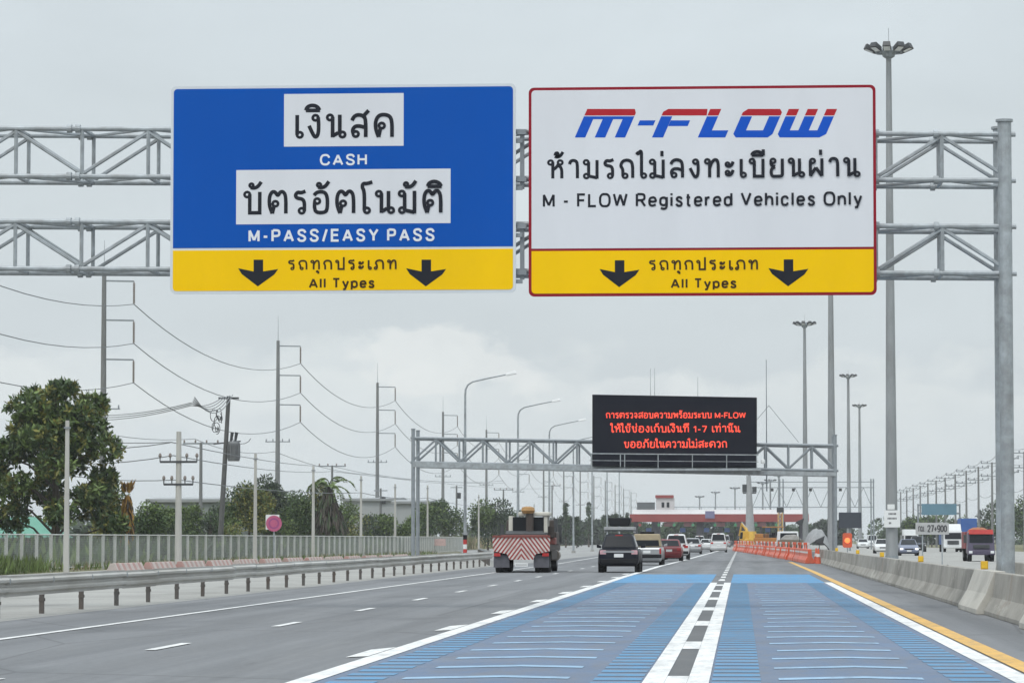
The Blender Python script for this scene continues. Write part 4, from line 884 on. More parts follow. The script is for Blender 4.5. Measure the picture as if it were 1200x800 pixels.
# round sign and small sign at the fence
D = 212; c = at(321, 613, D)
t = thing('round_sign', 'round faded pink road sign on a square white plate before the fence', 'sign', (c.x, D, -0.03)); o = t.location
MB().tube([(c.x, D + 0.05, -0.03), (c.x, D + 0.05, c.z + 0.4)], 0.045, 8).build('post', galv, t, o)
MB().prism(rrect(c.x - 0.52, c.x + 0.34, c.z - 0.38, c.z + 0.55, 0.05), 'y', D, D + 0.02).build('plate', white_paint, t, o)
mb = MB(); mb.lathe([(0, -0.026), (0.5, -0.026), (0.5, -0.006), (0, -0.006)], 24, (c.x, D, c.z), 'y'); mb.build('disc', mat('faded_pink', (0.46, 0.10, 0.20), 0.6, 0, 0.1, 2), t, o)
mb = MB()
for k in range(24):
    a0, a1 = 2 * math.pi * k / 24, 2 * math.pi * (k + 1) / 24; q = lambda r, a: (c.x + r * math.cos(a), D - 0.030, c.z + r * math.sin(a))
    mb.add([q(0.24, a0), q(0.24, a1), q(0.34, a1), q(0.34, a0)], [(0, 1, 2, 3)])
mb.build('ring_mark', mat('faded_violet', (0.30, 0.06, 0.20), 0.6, 0, 0.1, 2), t, o)

# ------------------------------------------------------------------ concrete median barriers
def barrier_mat(name, c, amt):
    m = bpy.data.materials.new(name); m.use_nodes = True; tr = m.node_tree; b = tr.nodes['Principled BSDF']
    g = tr.nodes.new('ShaderNodeNewGeometry'); pos = g.outputs['Position']
    n1 = noise(tr, pos, 0.8, 6, 0.65)
    cc = mix_col(tr, ramp(tr, n1, [(0.3, 0.0), (0.7, 1.0)]), tuple(k * 0.8 for k in c), tuple(k * 1.12 for k in c))
    run = noise(tr, mapping(tr, pos, (1.0, 0.20, 0.32)), 1.5, 5, 0.6)       # rain streaks with a shape of their own
    cc = mix_col(tr, ramp(tr, run, [(0.46, 0.0), (0.70, amt)]), cc, (0.105, 0.095, 0.08))
    lime = noise(tr, mapping(tr, pos, (1, 0.16, 0.6), (2, 5, 7)), 2.2, 6, 0.7)
    cc = mix_col(tr, ramp(tr, lime, [(0.56, 0.0), (0.66, 0.55)]), cc, (0.46, 0.44, 0.39))
    rust = noise(tr, mapping(tr, pos, (1, 0.3, 0.16), (4, 9, 1)), 1.6, 5, 0.7)
    cc = mix_col(tr, ramp(tr, rust, [(0.60, 0.0), (0.74, 0.5)]), cc, (0.17, 0.095, 0.05))
    tr.links.new(cc, b.inputs['Base Color']); b.inputs['Roughness'].default_value = 0.92
    bn = tr.nodes.new('ShaderNodeBump'); bn.inputs['Strength'].default_value = 0.35; bn.inputs['Distance'].default_value = 0.02
    tr.links.new(noise(tr, pos, 7, 5), bn.inputs['Height']); tr.links.new(bn.outputs[0], b.inputs['Normal'])
    return m
m_bar = barrier_mat('stained_barrier_concrete', (0.29, 0.275, 0.245), 0.75); m_bar2 = barrier_mat('newer_barrier_concrete', (0.46, 0.44, 0.395), 0.3)
prof_old = [(4.64, 0), (4.64, 0.08), (4.80, 0.34), (4.87, 0.81), (5.05, 0.81), (5.10, 0.34), (5.22, 0.08), (5.22, 0)]
prof_new = [(4.50, 0), (4.50, 0.10), (4.68, 0.40), (4.845, 0.83), (5.06, 0.83), (5.11, 0.34), (5.22, 0.1), (5.22, 0)]
runs = [(24, 49.5, 0, 'stained concrete barrier run by the yellow line at the very front'), (49.5, 56, 1, 'short pale wide-footed concrete barrier at the very edge of the picture'),
        (56.03, 66, 0, 'stained concrete barrier run between the two pale wide-footed blocks'), (66.03, 71.5, 1, 'short pale wide-footed concrete barrier beside the big gantry post'),
        (71.53, 92, 0, 'long stained concrete barrier just beyond the pale block at the gantry post'), (92.03, 118, 0, 'second long stained concrete barrier beyond the gantry post'),
        (118.03, 146, 0, 'third long stained concrete barrier beyond the gantry post'), (146.03, 178, 0, 'fourth long stained concrete barrier beyond the gantry post'), (178.03, 222, 0, 'last concrete barrier run ending at the orange plastic barriers')]
for y0, y1, kind, lab in runs:
    mb = MB(); pf = prof_new if kind else prof_old; cx = 4.93; ny = max(2, int((y1 - y0) / 3)); n = len(pf)
    for j in range(ny + 1):
        yj = y0 + (y1 - y0) * j / ny; e = 0.0
        mb.v += [(x + e, yj, z + (e if z > 0.5 else 0)) for x, z in pf]
    for j in range(ny):
        for i in range(n): mb.f.append((j * n + i, j * n + (i + 1) % n, (j + 1) * n + (i + 1) % n, (j + 1) * n + i)); mb.m.append(0)
    mb.f += [tuple(range(n))[::-1], tuple(range(ny * n, ny * n + n))]; mb.m += [0, 0]
    tag(mb.build('concrete_barrier', m_bar2 if kind else m_bar, None, (cx, y0, 0), bevel=0.015), lab, 'barrier', 'concrete barriers along the right shoulder')
mb = MB(); mb.prism([(p[0] - 4.93 + 7.55, p[1]) for p in prof_old], 'y', 30, 101)
tag(mb.build('concrete_barrier', m_bar, None, (7.55, 30, 0), bevel=0.02), 'concrete barrier on the far side of the median behind the gantry post', 'barrier')
m_refl = mat('amber_reflector', (0.62, 0.36, 0.02), 0.4, 0, 0.15, 8)
for i, (D, lab) in enumerate(((70.3, 'amber reflector block on the pale barrier beside the gantry post'), (95, 'amber reflector block on the barrier below the grey sedan'), (121, 'amber reflector block on the barrier below the tallest mast'), (146, 'amber reflector block on the barrier below the white saloon'), (178, 'small amber reflector block on the barrier near the lit arrow sign'))):
    t = thing('barrier_reflector', lab, 'reflector', (4.96, D, 0.81 if i else 0.83), group='amber reflectors on the barrier')
    MB().box(-0.075, 0.075, -0.05, 0.05, 0, 0.17).build('block', m_refl, t, bevel=0.012)
    MB().box(-0.06, 0.06, -0.056, -0.051, 0.03, 0.15).build('reflective_face', mat('amber_face', (0.75, 0.46, 0.03), 0.25, 0, 0.1, 9), t)
# dark cable/pipe hoop on the median
t = tag(MB().tube([(0, 0, 0), (0, 0, 0.35), (0.1, 0.05, 0.55), (0.3, 0.1, 0.6)], 0.05, 8).build('bent_pipe', steel_black, None, (0, 0, 0)), 'short bent dark pipe standing on the median below the kilometre board', 'pipe'); t.location = (X(1100, 108), 108, 0)
# kilometre board
D = 150; (x0, z0), (x1, z1) = [(v.x, v.z) for v in (at(1073, 626, D), at(1112, 612, D))]
t = thing('kilometre_board', 'white board reading a kilometre distance in black, on posts in the median', 'sign', ((x0 + x1) / 2, D, 0)); o = t.location
MB().prism(rrect(x0, x1, z0, z1, 0.03), 'y', D, D + 0.03).build('plate', mat('weathered_white', (0.42, 0.42, 0.42), 0.6, 0, 0.12, 3), t, o)
mb = MB(); lettering(mb, 'กม.', x0 + 0.1, x0 + 0.42, z0 + 0.14, z1 - 0.16, D - 0.006, 0.17); lettering(mb, '27+900', x0 + 0.5, x1 - 0.08, z0 + 0.12, z1 - 0.12, D - 0.006, 0.19, 0.24); mb.build('lettering', mat('faded_black', (0.07, 0.07, 0.075), 0.7), t, o)
for s in (x0 + 0.3, x1 - 0.3): MB().tube([(s, D + 0.06, 0), (s, D + 0.06, z1 - 0.05)], 0.03, 8).build('post', galv, t, o)

# ------------------------------------------------------------------ orange plastic barriers closing the lane
m_or = mat('orange_plastic', (0.62, 0.105, 0.045), 0.5, 0, 0.14, 3, dirt=(0.38, 0.12, 0.07), dirt_amt=0.4); m_rs = mat('white_reflective_strip', (0.62, 0.6, 0.58), 0.4, 0, 0.08, 5)
def orange_unit(i, x, y, rz, lab):
    t = thing('plastic_barrier', lab, 'barrier', (x, y, 0), rz, 'orange plastic barriers closing the lane')
    mb = MB(); mb.prism([(-0.28, 0), (0.28, 0), (0.26, 0.2), (0.13, 0.42), (0.10, 0.85), (-0.10, 0.85), (-0.13, 0.42), (-0.26, 0.2)], 'y', -1.72, 1.72); mb.build('body', m_or, t, bevel=0.03)
    mb = MB()
    for s in (-1, 1): mb.hexa([(s * 0.112, -1.6, 0.60), (s * 0.128, -1.6, 0.60), (s * 0.128, 1.6, 0.60), (s * 0.112, 1.6, 0.60), (s * 0.104, -1.6, 0.70), (s * 0.118, -1.6, 0.70), (s * 0.118, 1.6, 0.70), (s * 0.104, 1.6, 0.70)])
    mb.build('reflective_strip', m_rs, t)
    mb = MB(); mb.tube([(0, 0, 0.85), (0, 0, 1.10)], 0.035, 8); mb.lathe([(0, 1.08), (0.07, 1.08), (0.07, 1.22), (0, 1.23)], 10); mb.build('delineator', m_or if i % 3 else m_rs, t)
ORD += ['fortieth'] + ['forty-' + x for x in ORD[:9]] + ['fiftieth'] + ['fifty-' + x for x in ORD[:9]] + ['sixtieth']
n = 60
for i in range(n):
    k = i / (n - 1); x = 4.05 + (-0.75 - 4.05) * (k ** 1.15); y = 203 + (420 - 203) * k
    orange_unit(i, x + rnd.uniform(-0.08, 0.08), y + rnd.uniform(-0.1, 0.1), R(rnd.uniform(-0.2, 2.6)), 'orange water barrier in the lane taper, %s from the concrete barrier end' % ORD[i])
for i, (px, D) in enumerate(((953, 200), (950.5, 206), (926, 240), (915, 262))):
    t = thing('traffic_cone', 'orange traffic cone with white band behind the lane taper, %s from the concrete barrier end' % ORD[i], 'cone', (X(px, D) + 0.3, D, 0), group='traffic cones at the lane taper')
    MB().box(-0.2, 0.2, -0.2, 0.2, 0, 0.04).build('foot', m_or, t); MB().lathe([(0.15, 0.04), (0.035, 0.9), (0, 0.9)], 14).build('cone', m_or, t)
    MB().lathe([(0.119, 0.4), (0.089, 0.58)], 14).build('reflective_band', m_rs, t)

# ------------------------------------------------------------------ works behind the orange barriers
def tracks(t, L, w_, g=0.75):
    for s in (-1, 1):
        pts = [(-L / 2 + 0.3, 0), (L / 2 - 0.3, 0), (L / 2, 0.28), (L / 2 - 0.1, 0.55), (-L / 2 + 0.1, 0.55), (-L / 2, 0.28)]
        tr = MB().prism(pts, 'x', s * g - w_ / 2, s * g + w_ / 2).build('track', black_plastic, t, bevel=0.05)
        wh = MB()
        for k in range(4): wh.lathe([(0, s * (g + w_ / 2) - 0.01), (0.17, s * (g + w_ / 2) - 0.01), (0.17, s * (g + w_ / 2) + 0.02), (0, s * (g + w_ / 2) + 0.02)], 10, (0, -L / 2 + 0.5 + k * (L - 1) / 3, 0.28), 'x')
        wh.build('rollers', steel_black, tr)
D = 405; t = thing('excavator', 'yellow excavator with raised boom working behind the orange barriers', 'excavator', (X(877, D), D, 0), R(28)); t.scale = (0.95, 0.95, 0.95)
tracks(t, 2.6, 0.4); mb = MB(); mb.box(-0.85, 0.85, -1.1, 0.75, 0.7, 1.35); mb.box(-0.8, 0.8, -1.35, -0.4, 0.75, 1.55); mb.build('upper_body', yellow_m, t, bevel=0.08)
cb = MB().hexa([(-0.85, -0.2, 1.36), (0.05, -0.2, 1.36), (0.05, 0.85, 1.36), (-0.85, 0.85, 1.36), (-0.78, -0.15, 2.5), (0.0, -0.15, 2.5), (0.0, 0.65, 2.5), (-0.78, 0.65, 2.5)]).build('cab', yellow_m, t, bevel=0.04)
mb = MB()
mb.hexa([(-0.866, -0.05, 1.55), (-0.862, 0.65, 1.55), (-0.856, 0.65, 1.56), (-0.856, -0.05, 1.56), (-0.806, -0.05, 2.35), (-0.806, 0.55, 2.35), (-0.796, 0.55, 2.35), (-0.796, -0.05, 2.35)])
mb.build('cab_window', glass_dark, cb)
mb = MB(); mb.tube([(0.35, 0.6, 1.3), (0.35, 1.2, 2.7), (0.35, 2.3, 3.4)], [0.2, 0.2, 0.15], 4); mb.build('boom', yellow_m, t, bevel=0.02)
ar = MB().tube([(0.35, 2.3, 3.45), (0.35, 3.1, 1.9)], [0.15, 0.1], 4).build('arm', yellow_m, t)
MB().prism([(3.0, 1.9), (3.35, 1.85), (3.3, 1.35), (2.9, 1.2), (2.75, 1.5)], 'x', 0.05, 0.65).build('bucket', steel_black, ar)
mb = MB(); mb.tube([(0.35, 0.9, 1.3), (0.35, 1.5, 2.7)], 0.06, 8); mb.tube([(0.35, 1.4, 3.0), (0.35, 2.4, 3.65)], 0.05, 8); mb.build('hydraulic_rams', chrome, t)
D = 335; t = thing('road_roller', 'orange brown road roller with canopy behind the orange barriers', 'roller', (X(903, D), D, 0), R(60))
mo = mat('machine_orange', (0.40, 0.17, 0.035), 0.55, 0, 0.2, 3)
for yy in (-1.0, 1.0): MB().lathe([(0, -0.7), (0.55, -0.7), (0.55, 0.7), (0, 0.7)], 20, (0, yy, 0.55), 'x').build('drum', galv_dark, t)
mb = MB(); mb.box(-0.75, 0.75, -1.5, 1.5, 1.12, 1.55); mb.box(-0.6, 0.6, 0.5, 1.45, 1.55, 1.95); mb.build('body', mo, t, bevel=0.06)
for a, b in ((-0.65, -0.9), (0.65, -0.9), (-0.65, 0.35), (0.65, 0.35)): MB().tube([(a, b, 1.55), (a, b, 2.55)], 0.035, 6).build('canopy_post', steel_black, t)
MB().box(-0.8, 0.8, -1.1, 0.5, 2.55, 2.64).build('canopy', mo, t, bevel=0.03)
MB().box(-0.25, 0.25, -0.7, -0.25, 1.552, 2.05).build('seat', black_plastic, t, bevel=0.05)
D = 300; t = thing('works_pickup', 'grey brown works truck loaded with material behind the orange barriers', 'truck', (X(925, D), D, 0), R(5))
mb = MB(); mb.box(-0.95, 0.95, -2.4, 2.4, 0.55, 0.8); mb.build('chassis', steel_black, t)
mb = MB(); mb.box(-1.0, 1.0, -2.4, 0.5, 0.81, 1.35); mb.build('load_bed', mat('dusty_brown', (0.16, 0.13, 0.095), 0.8, 0, 0.2, 4), t, bevel=0.03)
mb = MB(); mb.hexa([(-0.9, -2.2, 1.351), (0.9, -2.2, 1.351), (0.9, 0.3, 1.351), (-0.9, 0.3, 1.351), (-0.5, -1.5, 1.8), (0.5, -1.6, 1.75), (0.55, -0.3, 1.85), (-0.4, -0.4, 1.8)]); mb.build('load', mat('grey_spoil', (0.2, 0.19, 0.175), 0.95, 0, 0.3, 3), t, bevel=0.1)
mb = MB(); mb.hexa([(-0.95, 0.6, 0.81), (0.95, 0.6, 0.81), (0.95, 2.4, 0.81), (-0.95, 2.4, 0.81), (-0.85, 0.7, 2.1), (0.85, 0.7, 2.1), (0.85, 2.0, 2.1), (-0.85, 2.0, 2.1)]); c = mb.build('cab', white_paint, t, bevel=0.06)
MB().hexa([(-0.75, 0.628, 1.4), (0.75, 0.628, 1.4), (0.75, 0.66, 1.4), (-0.75, 0.66, 1.4), (-0.72, 0.675, 1.95), (0.72, 0.675, 1.95), (0.72, 0.7, 1.95), (-0.72, 0.7, 1.95)]).build('rear_window', glass_dark, c)
for sx in (-0.85, 0.85):
    for yy in (-1.5, 1.6): MB().lathe([(0, -0.12), (0.4, -0.12), (0.42, 0), (0.4, 0.12), (0, 0.12)], 16, (sx, yy, 0.42), 'x').build('wheel', rubber, t)
# grey column on a yellow base, yellow rig mast
D = 432; c = at(879, 640, D); t = thing('works_column', 'tapered grey column rising from a yellow base behind the orange barriers', 'column', (c.x, D, 0))
MB().lathe([(0, 0), (1.2, 0), (1.1, 1.0), (0.75, 2.4), (0, 2.4)], 6).build('base', yellow_m, t)
MB().tube([(0, 0, 2.3), (-0.05, 0, 5.5), (-0.15, 0, 9.4)], [0.62, 0.45, 0.30], 10).build('shaft', mat('light_column_grey', (0.33, 0.335, 0.34), 0.8, 0, 0.12, 2), t)
mb = MB(); mb.bar((-0.9, 0, 7.2), (0.8, 0, 7.2), 0.15); mb.bar((-0.2, 0, 9.3), (0.6, 0, 10.2), 0.15); mb.box(-0.95, -0.4, -0.2, 0.2, 7.3, 8.3); mb.box(0.3, 0.85, -0.2, 0.2, 7.3, 8.0); mb.build('top_fittings', steel_black, t)
D = 345; t = thing('rig_mast', 'yellow lattice mast standing behind the orange barriers', 'rig', (X(914.5, D), D, 0))
mb = MB()
for sx in (-0.22, 0.22):
    for sy in (-0.22, 0.22): mb.bar((sx, sy, 0.4), (sx, sy, 4.1), 0.09)
for k in range(9):
    z = 0.4 + k * 0.41; q = [(-0.22, -0.22), (0.22, -0.22), (0.22, 0.22), (-0.22, 0.22)]
    for j in range(4): mb.bar((*q[j], z), (*q[(j + 1) % 4], z + 0.41), 0.06)
mb.build('lattice', mat('faded_yellow', (0.55, 0.38, 0.16), 0.6, 0, 0.15, 4), t)
MB().box(-0.6, 0.6, -0.6, 0.6, 0, 0.4).build('base_block', steel_black, t, bevel=0.03); MB().box(-0.35, 0.35, -0.3, 0.3, 4.1, 4.6).build('top_block', steel_black, t, bevel=0.04)
# net covered plant and dark lamp heads by the mast
D = 235; t = thing('covered_machine', 'machine under a pale grey cover between two floodlight masts', 'machine', (X(957, D), D, 0))
mb = MB(); rows = []
for j in range(9):
    for i in range(15):
        u, v_ = i / 14 * 2 - 1, j / 8; h = 2.15 * (1 - abs(u) ** 2.5 * 0.7) * (1 - abs(v_ - 0.5) ** 2 * 1.6) + rnd.uniform(-0.06, 0.06)
        mb.v.append((u * 1.0, v_ * 3.0 - 1.5, max(h, 0.25)))
for j in range(8):
    for i in range(14): a = j * 15 + i; mb.f.append((a, a + 1, a + 16, a + 15)); mb.m.append(0)
mb.build('cover', mat('grey_cover_net', (0.25, 0.255, 0.26), 0.9, 0, 0.25, 6), t, smooth=True)
MB().box(-0.85, 0.85, -1.3, 1.3, 0.0, 0.6).build('skid_base', galv_dark, t, bevel=0.05)
for (px, py, D, lab) in ((937, 612, 262, 'dark tilted work lamp on a thin stand beside the orange barriers'), (960, 634, 215, 'dark low work lamp on a short stand beside the mast foot')):
    c = at(px, py, D); t = thing('work_lamp', lab, 'work lamp', (c.x, D, 0)); o = t.location
    MB().tube([(c.x, D, 0), (c.x, D, c.z - 0.1)], 0.03, 6).build('stand', steel_black, t, o)
    MB().hexa([(c.x - 0.35, D - 0.15, c.z - 0.05), (c.x + 0.2, D - 0.15, c.z - 0.25), (c.x + 0.2, D + 0.15, c.z - 0.25), (c.x - 0.35, D + 0.15, c.z - 0.05), (c.x - 0.2, D - 0.15, c.z + 0.1), (c.x + 0.35, D - 0.15, c.z + 0.35), (c.x + 0.35, D + 0.15, c.z + 0.35), (c.x - 0.2, D + 0.15, c.z + 0.1)]).build('lamp_housing', steel_black, t, o, bevel=0.02)
    MB().bar((c.x - 0.25, D, 0.02), (c.x + 0.25, D, 0.02), 0.05).build('foot', steel_black, t, o)
# lit orange arrow sign
D = 205; c = at(993, 633, D); t = thing('warning_lamp_board', 'orange warning board with a lit lamp on a stand behind the concrete barrier', 'warning sign', (c.x, D, 0)); o = t.location
MB().tube([(c.x, D + 0.06, 0), (c.x, D + 0.06, c.z + 0.5)], 0.035, 8).build('stand', galv, t, o)
MB().prism(rrect(c.x - 0.28, c.x + 0.28, c.z - 0.42, c.z + 0.45, 0.12), 'y', D, D + 0.03).build('board', m_or, t, o)
MB().lathe([(0, -0.05), (0.14, -0.04), (0.16, -0.005), (0, -0.005)], 16, (c.x, D, c.z), 'y').build('lit_lamp', mat('lit_amber_lamp', (1.0, 0.22, 0.06), 0.4, 0, 0, 1, emit=1.0), t, o)
# dark back of a message board further on
D = 420; t = thing('dark_message_board', 'dark blank message board on a post beyond the median', 'message board', (X(996, D), D, 0)); o = t.location
(x0, z0), (x1, z1) = [(v.x, v.z) for v in (at(983, 618.5, D), at(1009.5, 600, D))]
MB().prism([(x0, z0), (x1, z0), (x1, z1), (x0, z1)], 'y', D, D + 0.3).build('cabinet', mat('dark_navy_panel', (0.022, 0.028, 0.042), 0.6, 0, 0.08, 2), t, o, bevel=0.04)
mb = MB(); mb.tube([(X(996, D), D + 0.5, 0), (X(996, D), D + 0.5, z1 + 0.4)], 0.14, 10); mb.build('post', galv_dark, t, o)
# thin third gantry
D = 470; t = thing('camera_gantry', 'thin distant grey gantry with lattice beam beyond the orange barriers', 'gantry', (X(968, D), D, 0)); o = t.location
for px in (914, 918, 1021, 1024): MB().tube([(X(px, D), D, 0), (X(px, D), D, Z(561, D))], 0.10, 8).build('post', galv_dark, t, o)
mb = MB()
for row in (564.5, 571, 594): mb.tube([(X(880, D), D, Z(row, D)), (X(1025, D), D, Z(row, D))], 0.055, 6)
for k in range(14):
    pa, pb = 882 + k * 10, 892 + k * 10; mb.tube([(X(pa, D), D, Z(571 if k % 2 else 594, D)), (X(pb, D), D, Z(594 if k % 2 else 571, D))], 0.045, 5)
mb.build('lattice_beam', galv_dark, t, o)
for px in (905, 930, 950, 985): MB().box(X(px, D) - 0.2, X(px, D) + 0.2, D - 0.4, D - 0.08, Z(572, D) - 0.4, Z(572, D)).build('camera_box', steel_black, t, o)

# ------------------------------------------------------------------ toll plaza
D = 640; t = thing('toll_plaza', 'toll plaza with red fascia canopy and white roof hut across the road', 'toll plaza', (X(840, D), D, 0)); o = t.location
m_tw = mat('plaza_white', (0.50, 0.48, 0.48), 0.7, 0, 0.08, 0.4); m_tr = mat('plaza_red', (0.26, 0.045, 0.04), 0.6, 0, 0.12, 0.5); m_tc = mat('plaza_column', (0.09, 0.085, 0.10), 0.8, 0, 0.12, 0.5)
xa, xb = X(738, D), X(948, D)
MB().box(xa, xb, D, D + 12, Z(611, D), Z(602, D)).build('fascia', m_tr, t, o)
mb = MB(); mb.prism([(D + 0.4, Z(602, D) + 0.003), (D + 11.6, Z(602, D) + 0.003), (D + 8, Z(596.5, D)), (D + 3, Z(596.5, D))], 'x', xa + 0.5, xb - 0.5); mb.build('roof', m_tw, t, o)
mb = MB(); mb.tube([(X(790, D), D + 3, Z(593.5, D)), (xb, D + 3, Z(593.5, D))], 0.07, 6)
for k in range(11): mb.tube([(X(792 + 15 * k, D), D + 3, Z(597, D)), (X(792 + 15 * k, D), D + 3, Z(593.5, D))], 0.05, 5)
mb.build('roof_railing', galv_dark, t, o)
hut = MB().box(X(768.5, D), X(790, D), D + 3.2, D + 6.5, Z(597, D), Z(583, D)).build('roof_hut', m_tw, t, o)
MB().box(X(769.5, D) - 0.3, X(787, D) + 0.3, D + 2.9, D + 6.8, Z(583, D) + 0.003, Z(579.5, D)).build('hut_roof', m_tr, hut, o).location = -o + Vector(o)
for px in (776.5, 782.5): MB().box(X(px - 1.6, D), X(px + 1.6, D), D + 3.14, D + 3.19, Z(594, D), Z(588, D)).build('hut_window', glass_dark, hut, o).location = (0, 0, 0)
MB().box(X(746, D), X(767, D), D + 3.0, D + 3.6, Z(597.5, D), Z(588, D)).build('roof_panel', mat('grey_louvre', (0.10, 0.11, 0.115), 0.6, 0, 0.15, 3), t, o)
MB().box(X(826.5, D), X(837.5, D), D - 0.25, D - 0.01, Z(607, D), Z(598.5, D)).build('roof_sign', mat('dull_violet_sign', (0.17, 0.16, 0.27), 0.6, 0, 0.1, 1), t, o)
for px, w_ in ((744, 0.6), (768, 1.5), (820, 1.3), (845, 0.5), (868, 1.2), (892, 0.5), (917, 1.2), (940, 0.6)):
    MB().box(X(px, D) - w_ / 2, X(px, D) + w_ / 2, D + 2, D + 9, 0.004, Z(611, D) - 0.002).build('column', m_tc, t, o)
for px in (756, 795, 832, 856, 880, 905, 935):
    b = MB().box(X(px, D) - 0.6, X(px, D) + 0.6, D + 4, D + 7, 0.2, 2.6).build('booth', mat('booth_grey', (0.24, 0.23, 0.25), 0.7, 0, 0.15, 1), t, o)
    MB().box(X(px, D) - 0.5, X(px, D) + 0.5, D + 3.95, D + 3.995, 1.1, 2.2).build('booth_window', glass_dark, b, o).location = (0, 0, 0)
    MB().box(X(px, D) - 0.9, X(px, D) + 0.9, D - 3, D + 14, 0.004, 0.199).build('island', conc, t, o)
for px in (750, 772, 790, 812, 838, 862, 886, 910):
    MB().lathe([(0, -0.1), (0.28, -0.1), (0.28, 0.1), (0, 0.1)], 12, (X(px, D), D - 0.15, Z(613.5, D) - 0.2), 'y').build('lane_signal', mat('signal_green', (0.05, 0.22, 0.10), 0.5) if px % 3 else m_tr, t, o)
    MB().tube([(X(px, D), D - 0.15, Z(611, D)), (X(px, D), D - 0.15, Z(613.5, D))], 0.05, 6).build('signal_hanger', galv_dark, t, o)
for px in (760, 800, 828, 852, 876, 900):
    MB().tube([(X(px, D), D - 2.5, 0.2), (X(px, D), D - 2.5, 1.3)], 0.12, 8).build('bollard', mat('bollard_yellow', (0.5, 0.33, 0.03), 0.6), t, o)
    MB().box(X(px, D) - 0.5, X(px, D) + 0.5, D + 1.2, D + 1.5, 2.7, 3.5).build('lane_notice', mat('lane_notice_blue', (0.05, 0.09, 0.22), 0.6, 0, 0.3, 1.5), t, o)
for px in (784, 807, 844, 868, 892):
    MB().box(X(px, D) - 0.9, X(px, D) + 0.9, D + 0.5, D + 0.8, Z(616.5, D), Z(611.5, D)).build('lane_sign', mat('plaza_lane_sign', (0.20, 0.09, 0.09), 0.6, 0, 0.3, 0.7), t, o)

# ------------------------------------------------------------------ vehicles (local: front = +y, rear = -y)
def car_paint(name, c, metal=0.0): return mat(name, c, 0.34, metal, 0.03, 2, coat=0.22, spec=0.35, dirt=tuple(k * 0.7 + 0.04 for k in c), dirt_amt=0.25)
def wheel(t, x, y, r, wd=0.22):
    s = 1 if x > 0 else -1
    w_ = MB().lathe([(r * 0.6, -wd / 2), (r * 0.96, -wd / 2), (r, -wd * 0.3), (r, wd * 0.3), (r * 0.96, wd / 2), (r * 0.6, wd / 2)], 20, (x, y, r), 'x').build('wheel', rubber, t)
    mb = MB(); mb.lathe([(0, s * wd * 0.40), (r * 0.2, s * wd * 0.42), (r * 0.56, s * wd * 0.30), (r * 0.62, s * wd * 0.46)], 20, (x, y, r), 'x')
    mb.lathe([(0, -s * wd * 0.3), (r * 0.61, -s * wd * 0.3)], 20, (x, y, r), 'x'); mb.build('rim', chrome, w_)
